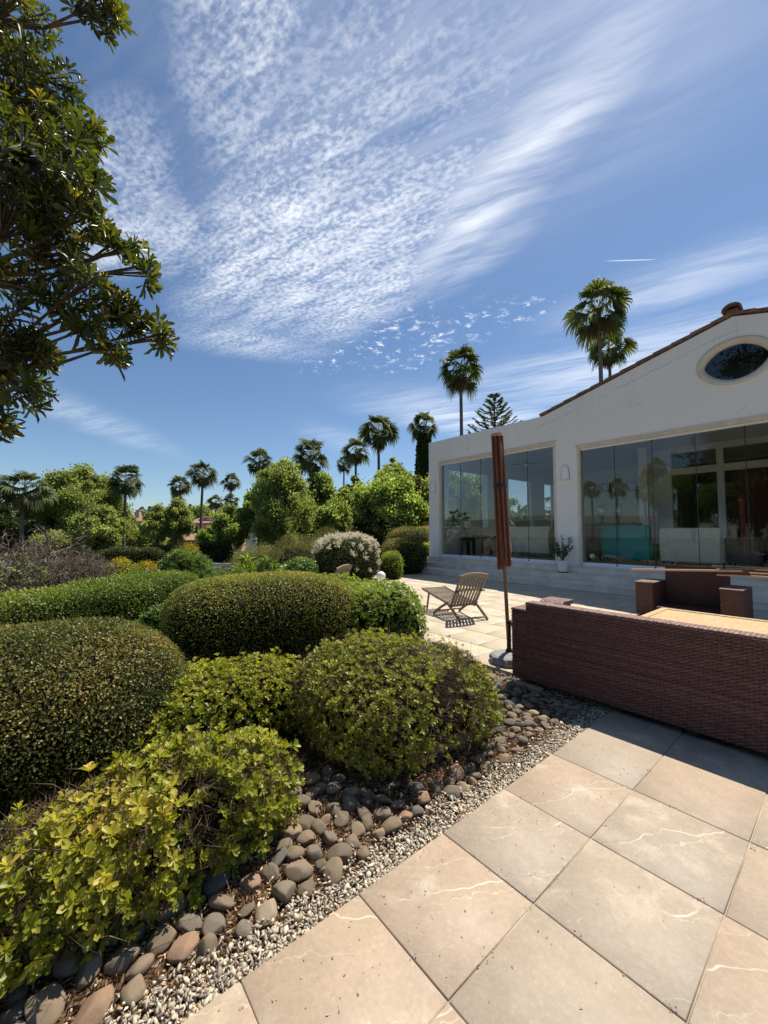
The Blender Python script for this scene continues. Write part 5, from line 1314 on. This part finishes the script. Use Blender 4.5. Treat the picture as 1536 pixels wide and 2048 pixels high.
for k, (px, yc, wp) in enumerate(((1180, 978, 36), (1233, 976, 36), (1287, 985, 34), (1312, 936, 40), (1296, 952, 38))):
    dd = (61.9 + 4 * k); r_ = (FH * math.cos(PITCH) + np.array([0, 0, math.sin(PITCH)])) + RT * (px - CX) / F + (np.array([0, 0, math.cos(PITCH)]) - FH * math.sin(PITCH)) * (CY - yc) / F
    v = r_ * dd / float(r_ @ FH); palm('fan palm on the far side of the garden mirrored in the glass', 0, 0, 0, 0, 420 + k, xy=(2 * XF - v[0], v[1]), zc=EYE + v[2], wid=wp * dd / F, group='palms mirrored in the glass')

# Norfolk pine
c = at(990, 872, 36); z0 = float(zt(c[0], c[1])); ztop = at(990, 792, 36)[2]
np_ = thing('norfolk_pine', 'tiered dark conifer with upturned branches behind the flat roof', 'conifer', (c[0], c[1], z0))
m = MB(); m.tube([(0, 0, -.1), (0, 0, (ztop - z0) * .6), (0, 0, ztop - z0)], [.28, .16, .02], 10); m.build('trunk', M_BARK, np_, smooth=True)
rp = rng(77); geo = []; mb = MB()
for tier in range(15):
    f = tier / 14; z = (ztop - z0) - .12 - 6.6 * f; L = min(3.0, .40 + .72 * 6.6 * f * (1 - .25 * f)); nb = 6 + (tier > 2)
    for k in range(nb):
        a = k * 6.283 / nb + tier * .6 + rp.normal() * .08; LL = L * rp.uniform(.8, 1.08); q = np.linspace(0, 1, 9)
        pts = np.stack([np.cos(a) * LL * q, np.sin(a) * LL * q, z + LL * (-.10 * np.sin(q * 3.1) + .30 * q ** 2.2)], 1); mb.tube(pts, np.linspace(.035, .012, 9), 4, cap=False)
        nn = int(60 + 70 * f); s = rp.uniform(.28, 1.0, nn) ** .8; P = np.stack([np.interp(s, q, pts[:, i]) for i in range(3)], 1)
        side = np.array([-math.sin(a), math.cos(a), 0]); D_ = np.stack([np.cos(a) * np.ones(nn), np.sin(a) * np.ones(nn), np.full(nn, .5)], 1) + side * rp.normal(size=(nn, 1)) * .9 + rp.normal(size=(nn, 3)) * .15
        geo.append(leaf_geo(P, D_, rp.normal(size=(nn, 3)) * .3 + [0, 0, 1], .34 * rp.uniform(.6, 1.2, nn), .032, T_LEAF, rp.rand(nn)))
mb.build('branches', M_BARK, np_, uv=False); g = join_geo(geo); link('needles', raw_mesh('needles', *g), M_TREED, np_)

# yucca with spiky heads
p = at(742, 1068, 20); z0 = float(zt(p[0], p[1])); ry_ = rng(66)
yu = thing('yucca', 'dark branching yucca with spiky leaf heads behind the flowering bush', 'yucca', (p[0], p[1], z0))
m = MB(); geo = []
for (dx, dy, hz) in ((0, 0, 2.5), (-.55, .2, 1.9), (.5, -.3, 2.0), (.15, .4, 2.95), (-.25, -.3, 1.5), (.85, 0, 1.55)):
    m.tube([(0, 0, 0), (dx * .5, dy * .5, hz * .45), (dx, dy, hz)], [.10, .07, .05], 8); n = 130; d = unit(ry_.normal(size=(n, 3)) + [0, 0, .55])
    geo.append(leaf_geo(np.tile([dx, dy, hz], (n, 1)).astype(float), d, ry_.normal(size=(n, 3)), ry_.uniform(.45, .75, n), .024, T_LEAF, ry_.rand(n) * .7))
m.build('stems', M_BARK, yu, smooth=True, uv=False); link('leaves', raw_mesh('leaves', *join_geo(geo)), M_TREED, yu)

# ------------------------------------------------------------------ far villa, chimney house, posts
def villa(label, px, d, w_, h_, roofh, zr, seed, chim=False, rot=0.0, base=None):
    p = at(px, 1063, d); z0 = float(zt(p[0], p[1])) if base is None else base
    t_ = thing('villa', label, 'house', (p[0], p[1], z0), (0, 0, -YAW + rot)); H = zr - z0
    m = MB(); m.box(-w_ / 2, w_ / 2, 0, 7, 0, H); m.build('wall', pm('pink_render', (.60, .40, .28), .8, .2)[0], t_)
    m = MB(); ov = .5
    m.add([(-w_ / 2 - ov, -ov, H), (w_ / 2 + ov, -ov, H), (w_ / 2 + ov, 7 + ov, H), (-w_ / 2 - ov, 7 + ov, H), (-w_ / 4, 3.5, H + roofh), (w_ / 4, 3.5, H + roofh), (-w_ / 2 - ov, -ov, H - .15), (w_ / 2 + ov, -ov, H - .15), (w_ / 2 + ov, 7 + ov, H - .15), (-w_ / 2 - ov, 7 + ov, H - .15)],
          [(0, 1, 5, 4), (1, 2, 5), (2, 3, 4, 5), (3, 0, 4), (0, 6, 7, 1), (1, 7, 8, 2), (2, 8, 9, 3), (3, 9, 6, 0), (6, 9, 8, 7)])
    rf_ = m.build('roof', pm('far_roof_tiles', (.30, .18, .13), .9, .1)[0], t_)
    for k in range(3):
        m = MB(); xx = -w_ / 2 + w_ * (k + .5) / 3; m.box(xx - .35, xx + .35, -.06, -.002, H - 1.75, H - .55); m.build('window', M_BLACK, t_)
    if chim: m = MB(); m.box(-.4, .4, 2, 2.8, H + roofh * .5, H + roofh + 1.0); m.box(-.5, .5, 1.9, 2.9, H + roofh + 1.001, H + roofh + 1.18); m.build('chimney', pm('pink_chimney', (.52, .38, .30), .9, .1)[0], rf_)
p = at(425, 1040, 62)
villa('pink villa with a low tiled roof half hidden by trees', 428, 62, 8.2, 4.5, 1.1, at(428, 1046, 62)[2], 1, rot=.25)
villa('low garage wing with tiled roof below the pink villa', 375, 56, 7.0, 3, .9, at(375, 1080, 56)[2], 2, rot=-.1)
villa('far villa showing only a chimney and roof ridge', 262, 85, 12, 5, 1.3, at(262, 1042, 85)[2], 3, True)
gp = at(507, 1080, 30); z0 = float(zt(gp[0], gp[1]))
t_ = thing('gate_pillar', 'pale square gate pillar beside a low wall among the trees', 'gate pillar', (gp[0], gp[1], z0), (0, 0, -YAW))
m = MB(); m.box(-.22, .22, -.22, .22, 0, at(507, 1068, 30)[2] - z0); m.build('shaft', M_STUCCO, t_); hq = at(507, 1068, 30)[2] - z0
m = MB(); m.box(-.28, .28, -.28, .28, hq + .001, hq + .10); m.build('cap', M_CREAM, t_)
t_ = thing('garden_wall', 'low pale garden wall running under the middle trees', 'wall', (gp[0], gp[1], z0), (0, 0, -YAW))
m = MB(); m.box(-4.2, -.3, -.1, .1, 0, .75); m.build('wall_body', M_STUCCO, t_); m = MB(); m.box(-4.2, -.3, -.14, .14, .751, .81); m.build('coping', M_CREAM, t_)

# distant woodland closing the view
rd = rng(88); geo = []
for k in range(300):
    az = rd.uniform(-1.35, 1.25); dd = rd.uniform(105, 260); x, y = dd * math.sin(YAW + az - .1), dd * math.cos(YAW + az - .1); z0 = float(zt(x, y)); h_ = rd.uniform(5, 9) + dd * .012; rr_ = rd.uniform(3.5, 6.5); n = 120
    d = unit(rd.normal(size=(n, 3)) + [0, 0, .3]); P = np.array([x, y, z0 + h_ * .5]) + d * (.6 + .4 * rd.rand(n, 1)) * [rr_, rr_, h_ * .55]
    geo.append(leaf_geo(P, d + rd.normal(size=(n, 3)) * .6, d + [0, 0, .5], rd.uniform(.9, 1.8, n), .6, T_QUAD, np.clip(rd.uniform(.1, .6) + .2 * rd.normal(size=n), 0, 1)))
tag(leaf_obj('distant_woodland', join_geo(geo), M_TREED), kind='stuff')
# undergrowth between the garden and the trees
rd = rng(89); geo = []
for k in range(420):
    px, d = rd.uniform(-150, 860), rd.uniform(16, 48) ; p = at(px, 1063, d)
    if p[0] > 11.5 and p[1] < 13: continue
    z0 = float(zt(p[0], p[1])); rr_ = rd.uniform(.5, 1.2); h_ = rd.uniform(.35, .9) * (1 + d / 60); n = 90; dv = unit(rd.normal(size=(n, 3)) + [0, 0, .4])
    P = np.array([p[0], p[1], z0 + h_ * .3]) + dv * (.5 + .5 * rd.rand(n, 1)) * [rr_, rr_, h_ * .7]; geo.append(leaf_geo(P, dv + rd.normal(size=(n, 3)) * .7, dv + [0, 0, .5], rd.uniform(.10, .22, n), .06, T_QUAD, np.clip(rd.uniform(.1, .7) + .2 * rd.normal(size=n), 0, 1)))
tag(leaf_obj('undergrowth', join_geo(geo), M_OLIVE), kind='stuff')

# ------------------------------------------------------------------ potted plant on the steps
pt = thing('potted_plant', 'leafy plant in a white pot on the top step between the glass walls', 'potted plant', (11.86, 5.78, .366))
m = MB(); m.lathe([(.115, 0.02), (.125, .03), (.165, .30), (.185, .30), (.188, .36), (.165, .362), (.15, .33), (.05, .32)], 28); m.build('pot', M_WHITEP, pt, smooth=False, bevel=.003)
m = MB(); m.lathe([(.15, 0), (.165, .018), (.12, .02)], 24); m.build('saucer', M_DARKW, pt)
rt_ = rng(14); m = MB(); geo = []
for k in range(13):
    a = rt_.rand() * 6.28; L = rt_.uniform(.35, .80); le = rt_.uniform(.15, .7); tip = np.array([math.cos(a) * L * le, math.sin(a) * L * le, .34 + L * (1 - .3 * le)])
    mid = tip * .5 + [0, 0, .20]; m.tube([(0, 0, .32), mid * [.8, .8, 1], tip], [.009, .007, .003], 5, cap=False)
    for s in np.linspace(.35, 1, 7):
        n = 4; q = (1 - s) ** 2 * np.array([0, 0, .32]) + 2 * s * (1 - s) * mid + s * s * tip; d = unit(rt_.normal(size=(n, 3)) + [0, 0, .5]); geo.append(leaf_geo(np.tile(q, (n, 1)), d, rt_.normal(size=(n, 3)) + [0, 0, 1.], rt_.uniform(.07, .12, n), .017, T_LEAF, rt_.rand(n)))
m.build('stems', M_BARK, pt, uv=False); link('leaves', raw_mesh('leaves', *join_geo(geo)), M_TREED, pt)

# ------------------------------------------------------------------ the near tree overhanging from the left
nt_ = thing('overhanging_tree', 'big glossy leaved tree reaching in over the garden from the left', 'tree', (-1.45, 3.75, -.05))
rb = rng(99); DT = 2.7
BL = [(40, 180, 105, 0), (115, 235, 85, .1), (60, 320, 120, -.1), (150, 330, 55, 0), (115, 415, 80, .1), (25, 440, 110, 0), (172, 425, 34, 0), (60, 120, 60, .1), (20, 30, 70, 0), (75, 40, 45, .1), (190, 10, 52, 0), (225, 30, 26, 0), (235, 500, 28, 0),
      (120, 505, 70, 0), (265, 500, 26, .1), (290, 545, 32, .1), (175, 560, 42, 0), (215, 600, 46, .05), (262, 625, 42, .05), (300, 660, 36, .05), (325, 678, 18, .05), (190, 650, 42, -.05), (228, 690, 34, -.05), (150, 625, 26, 0), (45, 575, 44, 0), (95, 590, 24, 0),
      (15, 670, 75, 0), (55, 700, 48, 0), (92, 715, 22, 0), (18, 760, 78, 0), (55, 785, 34, 0), (6, 850, 30, 0), (2, 560, 40, .2), (200, 470, 30, 0), (140, 180, 40, 0), (185, 270, 30, 0), (190, 350, 26, 0)]
tips, nrm, hub = [], [], []
trunk_top = np.array([-1.40, 3.72, 2.9]); limbs = MB()
m = limbs; m.tube([(-1.45, 3.75, -.1), (-1.43, 3.70, 1.2), (-1.48, 3.76, 2.2), trunk_top, (-1.3, 3.8, 4.2), (-1.2, 3.9, 5.6)], [.22, .17, .155, .14, .10, .05], 12)
HUB = [at(-70, 40, DT), at(-60, 260, DT), at(-90, 560, DT), at(-60, 740, DT)]
for h_ in HUB: m.tube([trunk_top + [0, 0, np.clip((h_[2] - 2.9) * .5, -.6, 2)], trunk_top * .4 + h_ * .6 + [0, 0, .12], h_], [.065, .045, .03], 8, cap=False)
for (px, py, r_, dd) in BL:
    c = at(px, py, DT + dd + rb.normal() * .10); rad = .94 * r_ * DT / F; s = min(HUB, key=lambda h: np.linalg.norm(h - c)) + rb.normal(size=3) * .03
    mid = s * .5 + c * .5 + np.array([0, 0, -.03]) + rb.normal(size=3) * .03; m.tube([s, mid, c], [.017, .011, .006], 6, cap=False)
    n = max(10, int(37 * (rad / .25) ** 1.8)); u = unit(rb.normal(size=(n, 3))); P = c + u * rad * (.30 + .70 * rb.rand(n, 1) ** .6)
    for q in P: m.tube([c * .55 + mid * .45, (c + q) / 2 + [0, 0, .02], q], [.006, .004, .0025], 4, cap=False)
    tips.append(P); nrm.append(unit(u * .8 + unit(c - trunk_top) * .7 + [0, 0, .25]))
for k in range(60):       # the rest of the crown, above and to the left of the view
    u = unit(rb.normal(size=3)); c = np.array([-2.4, 4.3, 5.4]) + u * np.array([2.1, 2.2, 1.8]) * (.5 + .5 * rb.rand())
    v = c - np.array([0, 0, EYE]); dep = v @ FH
    if dep > .3:
        pxx = CX + F * (v @ RT) / dep; pyy = 1063 - F * v[2] / dep
        if pxx > -130 and -130 < pyy < 1100: continue
    if np.linalg.norm(c - [0, 0, EYE]) < 2.2: continue
    m.tube([trunk_top + [0, 0, min(2, max(0, c[2] - 3.5))], (trunk_top + c) / 2 + [0, 0, .3], c], [.04, .025, .01], 5, cap=False)
    n = 30; uu = unit(rb.normal(size=(n, 3))); tips.append(c + uu * .55 * (.4 + .6 * rb.rand(n, 1))); nrm.append(unit(uu + [0, 0, .3]))
limbs.build('trunk', M_BARK, nt_, smooth=True, world=True, uv=False)
P = np.concatenate(tips); N_ = np.concatenate(nrm)
g = rosettes(P, N_, 10, .115, .135, rb, T_OV3, up=.15, spread=(.35, 1.45)); leaf_obj('crown', g, M_BIGT, nt_)
tree('broad dark tree standing behind the viewer, mirrored in the glass', 0, 0, 0, 8, 250, M_TREED, None, 900, .22, 34, xy=(-9.5, 2.9), hgt=14.5, group='trees mirrored in the glass')
tree('dark tree farther back behind the viewer, mirrored in the glass', 0, 0, 0, 8, 251, M_TREED, None, 900, .25, 34, xy=(-17.0, 5.0), hgt=9.0, group='trees mirrored in the glass')
tree('green tree across the lawn mirrored in the right hand panes', 0, 0, 0, 8, 252, M_TREE, None, 900, .25, 34, xy=(-24.0, 10.5), hgt=8.5, group='trees mirrored in the glass')
